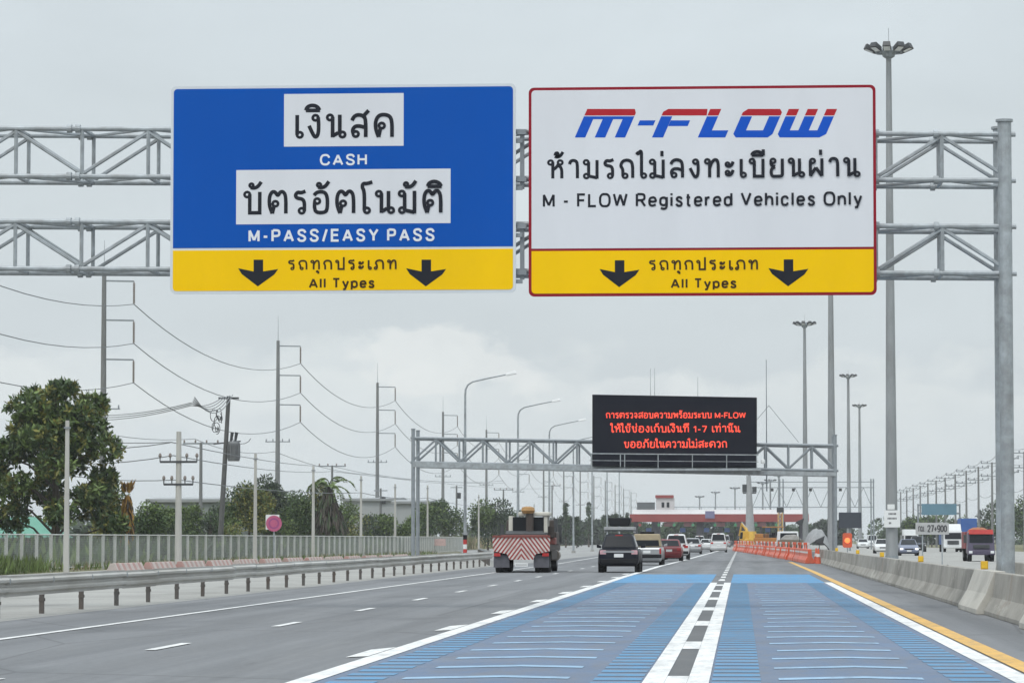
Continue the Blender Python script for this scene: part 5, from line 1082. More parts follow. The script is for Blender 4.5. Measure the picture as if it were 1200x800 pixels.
def make_car(name, label, cat, loc, rz, body, L=4.6, W=1.82, H=1.7, belt=1.0, hood=0.95, kind='suv', scale=1.0, plate=True, group=None, lamp_on=False, extra=None):
    t = thing(name, label, cat, loc, rz, group); h = L / 2; wr = 0.37 if kind != 'sedan' else 0.32; gz = 0.33 if kind == 'suv' else 0.22
    cab = {'suv': (-h + 0.08, h - 1.15, -h + 0.42, h - 2.0), 'sedan': (-h + 0.75, h - 1.15, -h + 1.45, h - 2.05), 'hatch': (-h + 0.05, h - 1.0, -h + 0.55, h - 1.8), 'pickup': (-h + 1.75, h - 1.25, -h + 1.95, h - 2.0), 'van': (-h + 0.03, h - 0.75, -h + 0.15, h - 1.5)}[kind]
    ys = [-h, -h + 0.06, -h + 0.3, cab[0] + 0.02 if kind in ('sedan', 'pickup') else -h + 0.6, 0.0, cab[1], (cab[1] + h) / 2, h - 0.22, h - 0.04, h]
    tops = [belt - 0.12, belt - 0.02, belt, belt, belt, belt, (belt + hood) / 2, hood - 0.06, hood - 0.16, hood - 0.26]
    wf = [0.90, 0.955, 0.99, 1, 1, 1, 0.995, 0.97, 0.91, 0.86]
    mb = MB(); n = 10
    for y, tz, f in zip(ys, tops, wf):
        a = W / 2 * f; lo = gz + (0.12 if y in (ys[0], ys[-1]) else 0)
        half = [(a * 0.86, lo), (a * 0.97, lo + 0.10), (a, lo + (tz - lo) * 0.5), (a * 0.985, lo + (tz - lo) * 0.78), (a * 0.93, tz)]
        mb.v += [(x, y, z) for x, z in half] + [(-x, y, z) for x, z in half[::-1]]
    for j in range(len(ys) - 1):
        for i in range(n): mb.f.append((j * n + i, j * n + (i + 1) % n, (j + 1) * n + (i + 1) % n, (j + 1) * n + i)); mb.m.append(0)
    e = (len(ys) - 1) * n; mb.f += [tuple(range(n))[::-1], tuple(range(e, e + n))]; mb.m += [0, 0]
    mb.build('body', body, t, bevel=0.06)
    MB().box(-W / 2 * 0.82, W / 2 * 0.82, -h + 0.25, h - 0.3, gz - 0.06, gz + 0.06).build('underbody_shade_box', rubber, t)  # dark box added below the body to deepen the shade underneath
    # greenhouse
    b0 = W / 2 * (0.86 if kind == 'suv' else 0.92); t0 = W / 2 * (0.64 if kind == 'suv' else 0.70); z0 = belt - 0.03; z1 = H
    q = [(-b0, cab[0], z0), (b0, cab[0], z0), (b0, cab[1], z0), (-b0, cab[1], z0), (-t0, cab[2], z1), (t0, cab[2], z1), (t0, cab[3], z1), (-t0, cab[3], z1)]
    c = MB().hexa(q).build('cabin', body, t, bevel=0.12)
    Q = [Vector(p) for p in q]
    def pane(nm, a, b, c_, d, u0, u1, v0, v1):
        p = lambda u, v: (Q[a].lerp(Q[b], u)).lerp(Q[d].lerp(Q[c_], u), v)
        k = [p(u0, v0), p(u1, v0), p(u1, v1), p(u0, v1)]; nn = (k[1] - k[0]).cross(k[3] - k[0]).normalized()
        ctr = Vector((0, (cab[0] + cab[1]) / 2, (z0 + z1) / 2))
        if nn.dot(k[0] - ctr) < 0: nn = -nn
        MB().hexa([*(x + nn * 0.002 for x in k), *(x + nn * 0.012 for x in k)]).build(nm, glass_dark, c)
    pane('rear_window', 0, 1, 5, 4, 0.07, 0.93, 0.16, 0.86); pane('windscreen', 3, 2, 6, 7, 0.06, 0.94, 0.10, 0.90)
    for a, b, c2, d in ((0, 3, 7, 4), (1, 2, 6, 5)):
        pane('side_window', a, b, c2, d, 0.10, 0.46, 0.16, 0.86); pane('side_window', a, b, c2, d, 0.50, 0.84, 0.16, 0.86)
    wx = W / 2 - 0.125
    for x in (-wx, wx):
        for y in (-h + 0.88, h - 0.9):
            wheel(t, x, y, wr)
            s = 1 if x > 0 else -1
            MB().lathe([(0, s * (W / 2 - 0.002)), (wr * 1.17, s * (W / 2 - 0.002)), (wr * 1.17, s * (W / 2 + 0.004)), (0, s * (W / 2 + 0.004))], 20, (0, y, wr + 0.02), 'x').build('wheel_arch', black_plastic, t)
    for s in (-1, 1):
        a, b_ = W / 2 * 0.60, W / 2 * 0.90
        zt = belt - 0.10
        if kind == 'pickup': a = W / 2 * 0.78
        MB().box(min(s * a, s * b_), max(s * a, s * b_), -h - 0.02, -h + 0.12, zt - (0.14 if kind != 'pickup' else 0.28), zt + 0.04).build('tail_lamp', tail_red if not extra or extra.get('lamp') != 'clear' else mat('pinkish_lamp', (0.55, 0.33, 0.36), 0.15, 0, 0.1, 8, coat=0.5), t, bevel=0.02)
        zh = hood - 0.33
        MB().box(min(s * a, s * b_), max(s * a, s * b_), h - 0.16, h + 0.01, zh - 0.02, zh + 0.13).build('headlight', mat('lit_headlight', (0.95, 0.97, 1.0), 0.2, 0, 0, 1, emit=1.3) if lamp_on else lamp_clear, t, bevel=0.02)
        MB().hexa([(s * (W / 2 - 0.03), cab[1] - 0.55, belt + 0.02), (s * (W / 2 + 0.17), cab[1] - 0.5, belt + 0.04), (s * (W / 2 + 0.17), cab[1] - 0.42, belt + 0.04), (s * (W / 2 - 0.03), cab[1] - 0.4, belt + 0.02),
                   (s * (W / 2 - 0.03), cab[1] - 0.55, belt + 0.12), (s * (W / 2 + 0.17), cab[1] - 0.5, belt + 0.2), (s * (W / 2 + 0.17), cab[1] - 0.42, belt + 0.2), (s * (W / 2 - 0.03), cab[1] - 0.4, belt + 0.12)]).build('mirror', body, t, bevel=0.02)
    MB().box(-W / 2 * 0.92, W / 2 * 0.92, -h - 0.06, -h + 0.14, 0.40, 0.60).build('rear_bumper', black_plastic if kind in ('suv', 'pickup') else body, t, bevel=0.04)
    MB().box(-W / 2 * 0.90, W / 2 * 0.90, h - 0.16, h + 0.05, 0.30, 0.52).build('front_bumper', body, t, bevel=0.05)
    MB().box(-W / 2 * 0.42, W / 2 * 0.42, h - 0.03, h + 0.022, hood - 0.42, hood - 0.24).build('grille', black_plastic, t, bevel=0.01)
    if plate:
        zp = 0.66 if kind != 'sedan' else 0.62
        MB().box(-0.20, 0.20, -h - 0.025, -h - 0.002, zp, zp + 0.15).build('number_plate', white_paint, t); MB().box(-0.2, 0.2, h + 0.052, h + 0.062, 0.36, 0.48).build('number_plate', white_paint, t)
    if kind in ('suv', 'van'): MB().box(-0.16, 0.16, cab[2] - 0.03, cab[2] + 0.02, H - 0.08, H - 0.04).build('brake_lamp', tail_red, t)
    return t
navy = mat('dark_navy_paint', (0.006, 0.008, 0.016), 0.4, 0, 0.05, 2, spec=0.22, dirt=(0.02, 0.021, 0.024), dirt_amt=0.3); silver = car_paint('silver_paint', (0.36, 0.37, 0.38), 0.4); wht = car_paint('white_car_paint', (0.62, 0.63, 0.63)); maroon = car_paint('maroon_paint', (0.20, 0.012, 0.018)); grey_p = car_paint('grey_paint', (0.19, 0.195, 0.20), 0.3); slate = car_paint('slate_blue_paint', (0.16, 0.18, 0.25), 0.2); blackp = car_paint('black_paint', (0.012, 0.012, 0.013))
def road_x(px, D): return X(px, D)
D = 147; suv = make_car('estate_car', 'dark navy off-road car with a black roof box driving ahead', 'car', (X(725, D), D + 2.3, 0.0), 0, navy, 4.6, 1.80, 1.66, 1.02, 0.98, 'suv', extra={'lamp': 'clear'})
rb = MB().hexa([(-0.42, -1.55, 2.0), (0.42, -1.55, 2.0), (0.42, 0.5, 2.0), (-0.42, 0.5, 2.0), (-0.50, -1.5, 2.36), (0.50, -1.5, 2.36), (0.50, 0.3, 2.36), (-0.50, 0.3, 2.36)]).build('roof_box', black_plastic, suv, bevel=0.05)
mb = MB()
for s in (-0.62, 0.62):
    mb.tube([(s, -1.7, 1.74), (s, 0.4, 1.74)], 0.03, 6)
for y in (-1.45, -0.2): mb.tube([(-0.66, y, 1.80), (0.66, y, 1.80)], 0.03, 6)
mb.box(-0.66, 0.66, -1.62, 0.35, 1.83, 1.97); mb.build('roof_rack', mat('pale_grey_luggage', (0.33, 0.335, 0.34), 0.7, 0, 0.2, 5), suv, bevel=0.03)
MB().box(-0.66, 0.66, -2.325, -2.30, 0.86, 0.93).build('chrome_trim', chrome, suv)
D = 188; pk = make_car('pickup_truck', 'silver pickup with a tan covered load driving behind the dark roof-box car', 'pickup', (X(758, D), D + 2.5, 0), 0, silver, 5.1, 1.76, 1.62, 1.0, 0.98, 'pickup')
MB().hexa([(-0.80, -2.45, 1.0), (0.80, -2.45, 1.0), (0.80, -0.85, 1.0), (-0.80, -0.85, 1.0), (-0.70, -2.35, 1.72), (0.70, -2.35, 1.72), (0.70, -0.95, 1.72), (-0.70, -0.95, 1.72)]).build('load_cover', mat('tan_canvas', (0.33, 0.27, 0.18), 0.9, 0, 0.15, 4), pk, bevel=0.06)
MB().hexa([(-0.68, -2.468, 1.06), (0.68, -2.468, 1.06), (0.68, -2.44, 1.06), (-0.68, -2.44, 1.06), (-0.64, -2.428, 1.38), (0.64, -2.428, 1.38), (0.64, -2.40, 1.38), (-0.64, -2.40, 1.38)]).build('cover_window', glass_dark, pk)
MB().box(-0.4, 0.4, -1.9, -1.4, 1.722, 1.86).build('roof_bundle', black_plastic, pk, bevel=0.05)
D = 222; make_car('saloon_car', 'maroon saloon with wide tail lamps just ahead of the silver pickup', 'car', (X(784, D), D + 2.2, 0), 0, maroon, 4.4, 1.72, 1.42, 0.92, 0.85, 'sedan')
D = 234; make_car('estate_car', 'white off-road car partly hidden by the maroon saloon', 'car', (X(791, D), D + 6.5, 0), 0, wht, 4.6, 1.82, 1.78, 1.05, 1.0, 'suv')
D = 330; make_car('hatchback_car', 'grey silver hatchback in the queue ahead of the white off-road car', 'car', (X(812, D), D, 0), 0, silver, 4.2, 1.74, 1.52, 0.95, 0.9, 'hatch')
D = 345; make_car('saloon_car', 'white saloon ahead of the silver hatchback near the toll plaza', 'car', (X(828, D + 60), D + 60, 0), 0, wht, 4.4, 1.74, 1.44, 0.93, 0.87, 'sedan')
D = 372; make_car('passenger_van', 'tall white van heading for the toll plaza beside the orange barriers', 'van', (X(842, D), D, 0), 0, wht, 5.0, 1.84, 2.05, 1.15, 1.05, 'van')
D = 500; make_car('saloon_car', 'small dark saloon far ahead in the toll queue', 'car', (X(801, D), D, 0), 0, grey_p, 4.4, 1.74, 1.44, 0.93, 0.87, 'sedan')
D = 540; make_car('passenger_van', 'small pale grey van far ahead under the toll canopy edge', 'van', (X(820, D), D, 0), 0, silver, 4.9, 1.8, 1.95, 1.1, 1.0, 'van')
D = 455; make_car('pickup_truck', 'dark pickup far ahead in the left toll lane', 'pickup', (X(790, D), D, 0), 0, blackp, 5.1, 1.78, 1.75, 1.0, 0.98, 'pickup').__setitem__('label', 'dark pickup far ahead between the red saloon and the toll canopy')
for i, (px, D, pm, kd, nm, lab) in enumerate(((757, 590, wht, 'van', 'passenger_van', 'small white van stopped in the outermost toll lane under the canopy'), (775, 612, maroon, 'sedan', 'saloon_car', 'small red saloon stopped under the toll canopy by the wide column'),
        (835, 606, blackp, 'suv', 'estate_car', 'small black car stopped under the violet sign on the toll canopy'), (850, 590, silver, 'van', 'passenger_van', 'small silver van at the toll booth just past the white van'), (788, 575, silver, 'hatch', 'hatchback_car', 'small silver hatchback queueing below the white roof hut'))):
    make_car(nm, lab, 'van' if kd == 'van' else 'car', (X(px, D), D, 0.004), 0, pm, 4.6, 1.8, {'van': 2.1, 'sedan': 1.44, 'suv': 1.75, 'hatch': 1.5}[kd], 1.0, 0.92, kd)
# oncoming traffic
PI = math.pi
D = 345; make_car('saloon_car', 'white saloon coming towards the viewer beyond the concrete barrier', 'car', (X(1034, D), D, -0.008), PI, wht, 4.4, 1.76, 1.45, 0.95, 0.88, 'sedan')
D = 300; make_car('saloon_car', 'slate grey saloon coming towards the viewer with a headlamp lit', 'car', (X(1064, D), D, -0.008), PI, slate, 4.4, 1.74, 1.43, 0.93, 0.86, 'sedan', lamp_on=True)
D = 390; make_car('pickup_truck', 'dark pickup coming towards the viewer behind the slate saloon', 'pickup', (X(1075, D), D, -0.008), PI, blackp, 5.1, 1.8, 1.75, 1.02, 1.0, 'pickup')
D = 520; make_car('saloon_car', 'small white saloon far off beside the lit arrow board', 'car', (X(1011, D), D, -0.008), PI, wht, 4.4, 1.76, 1.45, 0.95, 0.88, 'sedan')
D = 560; make_car('passenger_van', 'small white van far off beyond the white oncoming saloon', 'van', (X(1022, D), D, -0.008), PI, wht, 4.9, 1.85, 2.1, 1.15, 1.05, 'van')
def truck_front(name, label, px, D, cab_m, box_m, W_, Hc, Hb, L_, dark, roof=None, load=None, red_top=False):
    t = thing(name, label, 'truck', (X(px, D), D + L_ / 2, -0.008), PI); h = L_ / 2; w2 = W_ / 2
    MB().box(-w2 * 0.8, w2 * 0.8, -h, h - 0.3, 0.55, 0.8).build('chassis', steel_black, t)
    c = MB().hexa([(-w2, h - 1.8, 0.5), (w2, h - 1.8, 0.5), (w2, h, 0.5), (-w2, h, 0.5), (-w2 * 0.94, h - 1.8, Hc), (w2 * 0.94, h - 1.8, Hc), (w2 * 0.94, h - 0.35, Hc), (-w2 * 0.94, h - 0.35, Hc)]).build('cab', cab_m, t, bevel=0.08)
    def fy(z): return h - 0.35 * (z - 0.5) / (Hc - 0.5)
    za, zb = 0.5 + (Hc - 0.5) * 0.50, 0.5 + (Hc - 0.5) * 0.88
    MB().hexa([(-w2 * 0.86, fy(za) + 0.004, za), (w2 * 0.86, fy(za) + 0.004, za), (w2 * 0.86, fy(za) + 0.02, za), (-w2 * 0.86, fy(za) + 0.02, za), (-w2 * 0.84, fy(zb) + 0.004, zb), (w2 * 0.84, fy(zb) + 0.004, zb), (w2 * 0.84, fy(zb) + 0.02, zb), (-w2 * 0.84, fy(zb) + 0.02, zb)]).build('windscreen', glass_dark, c)
    if red_top: MB().hexa([(-w2 * 0.9, fy(zb) + 0.02, zb + 0.01), (w2 * 0.9, fy(zb) + 0.02, zb + 0.01), (w2 * 0.9, fy(zb) + 0.12, zb + 0.03), (-w2 * 0.9, fy(zb) + 0.12, zb + 0.03), (-w2 * 0.88, fy(zb) - 0.1, zb + 0.32), (w2 * 0.88, fy(zb) - 0.1, zb + 0.32), (w2 * 0.88, fy(zb) + 0.05, zb + 0.32), (-w2 * 0.88, fy(zb) + 0.05, zb + 0.32)]).build('sun_visor', red_paint, c)
    MB().box(-w2 * 0.6, w2 * 0.6, h - 0.1, h + 0.02, 0.85, 0.5 + (Hc - 0.5) * 0.42).build('grille', dark, c, bevel=0.02)
    MB().box(-w2, w2, h - 0.15, h + 0.1, 0.42, 0.72).build('bumper', cab_m, t, bevel=0.04)
    for s in (-1, 1):
        MB().box(min(s * w2 * 0.66, s * w2 * 0.93), max(s * w2 * 0.66, s * w2 * 0.93), h + 0.06, h + 0.13, 0.52, 0.68).build('headlight', lamp_clear, t, bevel=0.02)
        MB().box(min(s * (w2 + 0.05), s * (w2 + 0.25)), max(s * (w2 + 0.05), s * (w2 + 0.25)), h - 0.35, h - 0.25, za, zb).build('mirror', steel_black, t)
        for y in (-h + 0.9, h - 0.9): wheel(t, s * (w2 - 0.16), y, 0.46, 0.28)
    MB().box(-w2 * 1.02, w2 * 1.02, -h, h - 1.95, 0.82, Hb).build('cargo_body', box_m, t, bevel=0.03)
    if roof: MB().hexa([(-w2 * 0.9, h - 1.75, Hc + 0.002), (w2 * 0.9, h - 1.75, Hc + 0.002), (w2 * 0.9, h - 0.5, Hc + 0.002), (-w2 * 0.9, h - 0.5, Hc + 0.002), (-w2 * 0.85, h - 1.75, roof), (w2 * 0.85, h - 1.75, roof), (w2 * 0.85, h - 1.3, roof), (-w2 * 0.85, h - 1.3, roof)]).build('wind_deflector', cab_m, t, bevel=0.06)
    if load: load(t, h, w2)
    return t
truck_front('lorry', 'white lorry with tall roof deflector coming towards the viewer beyond the kilometre board', 1117, 380, wht, mat('tarp_blue', (0.05, 0.10, 0.26), 0.7, 0, 0.15, 1), 2.1, 2.35, 2.9, 9.0, steel_black, roof=3.1)
def mk_load(t, h, w2):
    MB().lathe([(0, 0), (0.72, 0.0), (0.62, 0.14), (0.35, 0.27), (0, 0.29)], 12, (0, h - 2.9, 1.92)).build('load_heap', mat('orange_tarp_load', (0.30, 0.11, 0.05), 0.8, 0, 0.35, 6), t)
truck_front('lorry', 'purple fronted lorry with red visor and orange load beside the big gantry post', 1150, 222, mat('violet_cab_paint', (0.075, 0.062, 0.105), 0.4, 0.1, 0.1, 3), mat('dark_red_body', (0.22, 0.03, 0.03), 0.6, 0, 0.2, 2), 1.75, 1.9, 1.92, 6.0, steel_black, load=mk_load, red_top=True)
truck_front('lorry', 'small white box lorry behind the dark oncoming pickup', 1068, 470, wht, white_paint, 1.95, 2.1, 2.75, 6.0, steel_black)
D = 430; t = thing('container_lorry', 'blue covered lorry standing behind the white lorry', 'truck', (X(1136, D), D + 4, -0.008)); 
MB().box(-1.0, 1.0, -3.5, 3.5, 1.0, 4.0).build('cargo_cover', mat('strong_blue_tarp', (0.03, 0.10, 0.32), 0.7, 0, 0.15, 1), t, bevel=0.06)
MB().box(-0.95, 0.95, -3.4, 4.2, 0.6, 0.99).build('chassis', steel_black, t); MB().box(-0.95, 0.95, 3.55, 4.9, 0.6, 2.4).build('cab', grey_p, t, bevel=0.08)
for s in (-0.85, 0.85):
    for y in (-2.6, -1.6, 4.2): wheel(t, s, y, 0.46, 0.28)

# flatbed truck with chevron board
D = 146.5; x0 = X(611, D); t = thing('flatbed_truck', 'low truck with red and white chevron rear board carrying a machine', 'truck', (x0, D, 0))
mrd = mat('dusty_truck_red', (0.20, 0.055, 0.045), 0.6, 0, 0.2, 3); mflap = mat('grey_mud_flap', (0.085, 0.085, 0.10), 0.75, 0, 0.2, 4); mdirt = mat('truck_dark_brown', (0.055, 0.042, 0.036), 0.7, 0, 0.25, 4)
def chevron(name):
    m = bpy.data.materials.new(name); m.use_nodes = True; tr = m.node_tree; b = tr.nodes['Principled BSDF']
    tcn = tr.nodes.new('ShaderNodeTexCoord'); s = tr.nodes.new('ShaderNodeSeparateXYZ'); tr.links.new(tcn.outputs['Object'], s.inputs[0])
    u = math_node(tr, 'ADD', math_node(tr, 'MULTIPLY', math_node(tr, 'ABSOLUTE', s.outputs[0]), 5.6), math_node(tr, 'MULTIPLY', s.outputs[2], 4.2))
    k = math_node(tr, 'GREATER_THAN', math_node(tr, 'FRACT', u), 0.5)
    cc = mix_col(tr, k, (0.30, 0.03, 0.03, 1), (0.62, 0.57, 0.54, 1)); cc = mix_col(tr, ramp(tr, noise(tr, tcn.outputs['Object'], 3, 6, 0.7), [(0.45, 0), (0.75, 0.6)]), cc, (0.2, 0.12, 0.1, 1))
    tr.links.new(cc, b.inputs['Base Color']); b.inputs['Roughness'].default_value = 0.55; return m
MB().prism([(-1.22, 0.92), (-0.62, 0.80), (-0.5, 0.56), (0.5, 0.56), (0.62, 0.80), (1.22, 0.92), (1.24, 1.5), (-1.24, 1.5)], 'y', -0.05, 0.0).build('chevron_board', chevron('red_white_chevrons'), t)
mb = MB(); mb.box(-1.24, 1.24, -0.08, 0.0, 1.502, 1.60)
for k in range(9): mb.box(-1.2 + k * 0.29, -1.08 + k * 0.29, -0.10, -0.081, 1.51, 1.59)
mb.build('top_rail', mrd, t)
MB().box(-1.2, 1.2, 0.01, 9.0, 0.95, 1.2).build('deck', mdirt, t); MB().box(-0.5, 0.5, 0.05, 8.8, 0.6, 0.94).build('chassis', steel_black, t)
for s in (-1, 1):
    MB().box(min(s * 0.52, s * 1.2), max(s * 0.52, s * 1.2), 0.08, 0.11, 0.22, 0.76).build('mud_flap', mflap, t)
    MB().box(min(s * 0.9, s * 1.18), max(s * 0.9, s * 1.18), -0.03, 0.07, 0.70, 0.84).build('tail_lamp', tail_red, t, bevel=0.01)
    for y in (0.8, 2.0, 7.6):
        for xx in ((0.68, 1.02) if y < 3 else (1.0,)): wheel(t, s * xx, y, 0.48, 0.26)
    MB().box(min(s * 1.21, s * 1.26), max(s * 1.21, s * 1.26), 1.0, 6.4, 0.55, 0.94).build('side_guard', mdirt, t)
MB().box(-0.28, 0.28, -0.02, 0.02, 0.26, 0.42).build('number_plate', white_paint, t)
MB().box(-0.24, 0.24, -0.024, -0.021, 0.30, 0.38).build('plate_panel', mat('plate_grey', (0.5, 0.5, 0.5), 0.5), t)
c = MB().hexa([(-1.2, 6.9, 1.21), (1.2, 6.9, 1.21), (1.2, 8.9, 0.9), (-1.2, 8.9, 0.9), (-1.1, 6.9, 2.3), (1.1, 6.9, 2.3), (1.1, 8.4, 2.3), (-1.1, 8.4, 2.3)]).build('cab', mdirt, t, bevel=0.06)
MB().box(-0.8, 0.8, 6.87, 6.896, 1.5, 2.1).build('rear_window', glass_dark, c)
for s in (-1, 1): MB().box(min(s * 1.22, s * 1.38), max(s * 1.22, s * 1.38), 6.7, 6.8, 1.3, 2.1).build('mirror', steel_black, t)
MB().box(1.0, 1.28, 4.2, 6.6, 1.2, 1.75).build('tool_box', mdirt, t, bevel=0.04)
MB().box(1.02, 1.30, 3.0, 4.1, 1.2, 1.5).build('tool_box', mrd, t, bevel=0.04)
MB().lathe([(0, -0.5), (0.24, -0.5), (0.26, -0.42), (0.26, 0.42), (0.24, 0.5), (0, 0.5)], 14, (1.12, 5.6, 0.72), 'y').build('side_tank', mat('dusty_tank', (0.22, 0.19, 0.16), 0.7, 0, 0.25, 5), t)
MB().box(1.06, 1.22, 6.2, 6.35, 1.76, 2.35).build('side_post', steel_black, t); MB().box(0.98, 1.25, 2.9, 3.1, 1.5, 2.0).build('side_post', mdirt, t, bevel=0.02)
# the machine on it
t = thing('carried_roller', 'machine with pale cab roof, dark windows and tan hood riding on the chevron truck', 'road machine', (x0, D + 3.2, 1.2))
mp = mat('cream_cab_paint', (0.55, 0.53, 0.47), 0.55, 0, 0.12, 3)
MB().box(-0.85, 0.95, -1.2, 1.3, 0.12, 0.52).build('hull', steel_black, t, bevel=0.05)
for yy in (-0.9, 0.95): MB().lathe([(0, -0.8), (0.30, -0.8), (0.30, 0.8), (0, 0.8)], 16, (0, yy, 0.30), 'x').build('drum', steel_black, t)
for (a, b) in ((-0.72, -0.55), (0.82, 0.98)):
    for yy in (-0.6, 0.6): MB().box(a, b, yy - 0.07, yy + 0.07, 0.52, 1.24).build('cab_pillar', mp, t, bevel=0.02)
MB().box(-0.3, 1.08, -0.75, 0.75, 1.241, 1.42).build('cab_roof', mp, t, bevel=0.05)
MB().box(-0.54, 0.81, -0.62, -0.60, 0.56, 1.2).build('cab_window', glass_dark, t)
MB().box(-0.50, 0.78, -0.3, 0.55, 0.53, 0.95).build('seat_block', black_plastic, t, bevel=0.05)
MB().tube([(0.22, -0.85, 0.52), (0.22, -0.85, 1.5)], 0.17, 10).build('exhaust_stack', mdirt, t)
MB().lathe([(0, 1.34), (0.24, 1.36), (0.31, 1.48), (0.26, 1.62), (0.1, 1.66), (0, 1.66)], 12, (0.14, -0.85, 0)).build('tan_hood', mat('tan_hood_paint', (0.36, 0.20, 0.07), 0.6, 0, 0.2, 5), t)
MB().box(-1.0, 1.05, -1.35, -1.2, 0.1, 0.42).build('rear_scraper', mrd, t, bevel=0.02)

# ------------------------------------------------------------------ overhead blue sign far right
D = 520; t = thing('direction_sign', 'pale blue overhead direction sign beyond the kilometre board', 'road sign', (X(1100, D), D, 0)); o = t.location
(x0, z0), (x1, z1) = [(v.x, v.z) for v in (at(1080, 603, D), at(1121, 590, D))]
MB().prism(rrect(x0, x1, z0, z1, 0.1), 'y', D, D + 0.08).build('panel', mat('faded_teal_blue', (0.10, 0.21, 0.28), 0.6, 0, 0.12, 0.6), t, o)
mb = MB(); mb.box(x0 - 0.6, x1 + 0.6, D + 0.1, D + 0.4, z0 + 0.1, z0 + 0.35); mb.box(x0 - 0.6, x1 + 0.6, D + 0.1, D + 0.4, z1 - 0.3, z1 - 0.05); mb.build('beam', galv_dark, t, o)
for s in (x0 - 0.5, x1 + 0.5): MB().tube([(s, D + 0.55, -0.03), (s, D + 0.55, z1)], 0.13, 8).build('post', galv_dark, t, o)

# ------------------------------------------------------------------ buildings on the left
def warehouse(label, pxa, pxb, D, py, dep, wall_m, roof_m, doors=0):
    xa, xb = X(pxa, D), X(pxb, D); z = Z(py, D, pxa)
    t = thing('warehouse', label, 'building', ((xa + xb) / 2, D, -0.03)); o = t.location
    MB().box(xa, xb, D, D + dep, -0.03, z - 0.3).build('wall', wall_m, t, o)
    mb = MB(); mb.prism([(D - 0.4, z - 0.299), (D + dep + 0.4, z - 0.299), (D + dep / 2, z + 0.25), (D - 0.4, z)], 'x', xa - 0.4, xb + 0.4); mb.build('roof', roof_m, t, o)
    for k in range(doors):
        x = xa + (xb - xa) * (k + 0.6) / (doors + 0.3); MB().box(x - 1.2, x + 1.2, D - 0.06, D - 0.002, 0.0, 3.4).build('roller_door', mat('door_grey', (0.20, 0.21, 0.215), 0.6, 0, 0.1, 2), t, o)
    mb = MB()
    for k in range(int((xb - xa) / 0.9)): x = xa + 0.4 + k * 0.9; mb.box(x - 0.03, x + 0.03, D - 0.04, D - 0.001, 0.05, z - 0.32)
    mb.build('cladding_ribs', wall_m, t, o); return t
m_wall1 = mat('pale_grey_cladding', (0.36, 0.375, 0.38), 0.7, 0, 0.06, 0.5); m_wall2 = mat('greenish_cladding', (0.24, 0.265, 0.25), 0.75, 0, 0.1, 0.5); m_roof = mat('warehouse_roof', (0.28, 0.29, 0.295), 0.6, 0.1, 0.1, 0.6)
warehouse('long low grey green shed behind the trees between the twin-bracket and leaning poles', 176, 272, 330, 584.5, 14, m_wall2, m_roof, 1)
warehouse('big pale grey warehouse to the side of the gantry legs', 402, 462, 440, 584, 18, m_wall1, m_roof, 1)
warehouse('pale warehouse block with taller plain front just beside the gantry legs', 462, 502, 425, 587, 12, m_wall1, m_roof)
D = 230; t = thing('green_roofed_house', 'low house with mint green sheet roof under the big leafy tree', 'building', (X(15, D), D, -0.03)); o = t.location
xa, xb = X(-40, D), X(58, D)
MB().box(xa, xb, D, D + 6, -0.03, 1.5).build('wall', mat('house_wall_pinkish', (0.34, 0.22, 0.23), 0.85, 0, 0.15, 1), t, o)
mb = MB(); mb.hexa([(xa - 0.4, D - 0.8, 1.52), (xb + 0.4, D - 0.8, 1.52), (xb + 0.4, D + 6.5, 1.52), (xa - 0.4, D + 6.5, 1.52), (xa + 0.6, D + 2.2, 2.95), (xb - 1.4, D + 2.2, 2.95), (xb - 1.4, D + 3.2, 2.95), (xa + 0.6, D + 3.2, 2.95)]); mb.build('roof', mat('mint_sheet_roof', (0.10, 0.27, 0.20), 0.6, 0, 0.1, 1), t, o)
for k in range(3): MB().box(xa + 1.0 + k * 1.8, xa + 2.0 + k * 1.8, D - 0.05, D - 0.002, 0.3, 1.3).build('window', glass_dark, t, o)

# ------------------------------------------------------------------ trees and plants
def leaf_mat(name, c, var=0.45):
    m = mat(name, c, 0.6, 0, 0.25, 0.9, island=var, spec=0.35); b = m.node_tree.nodes['Principled BSDF']
    b.inputs['Subsurface Weight'].default_value = 0.0
    return m
lf_mid = leaf_mat('leaf_mid_green', (0.108, 0.155, 0.044)); lf_dark = leaf_mat('leaf_dark_green', (0.056, 0.092, 0.034)); lf_yel = leaf_mat('leaf_yellow_green', (0.195, 0.19, 0.05)); lf_grey = leaf_mat('leaf_grey_green', (0.050, 0.068, 0.045))
lf_dead = leaf_mat('leaf_dead_brown', (0.060, 0.047, 0.036)); lf_gold = leaf_mat('leaf_dry_gold', (0.40, 0.22, 0.05)); bark = mat('bark', (0.085, 0.070, 0.055), 0.9, 0, 0.25, 4); reed = leaf_mat('dry_reed', (0.25, 0.21, 0.135)); grass_m = leaf_mat('grass_blade', (0.085, 0.115, 0.035))
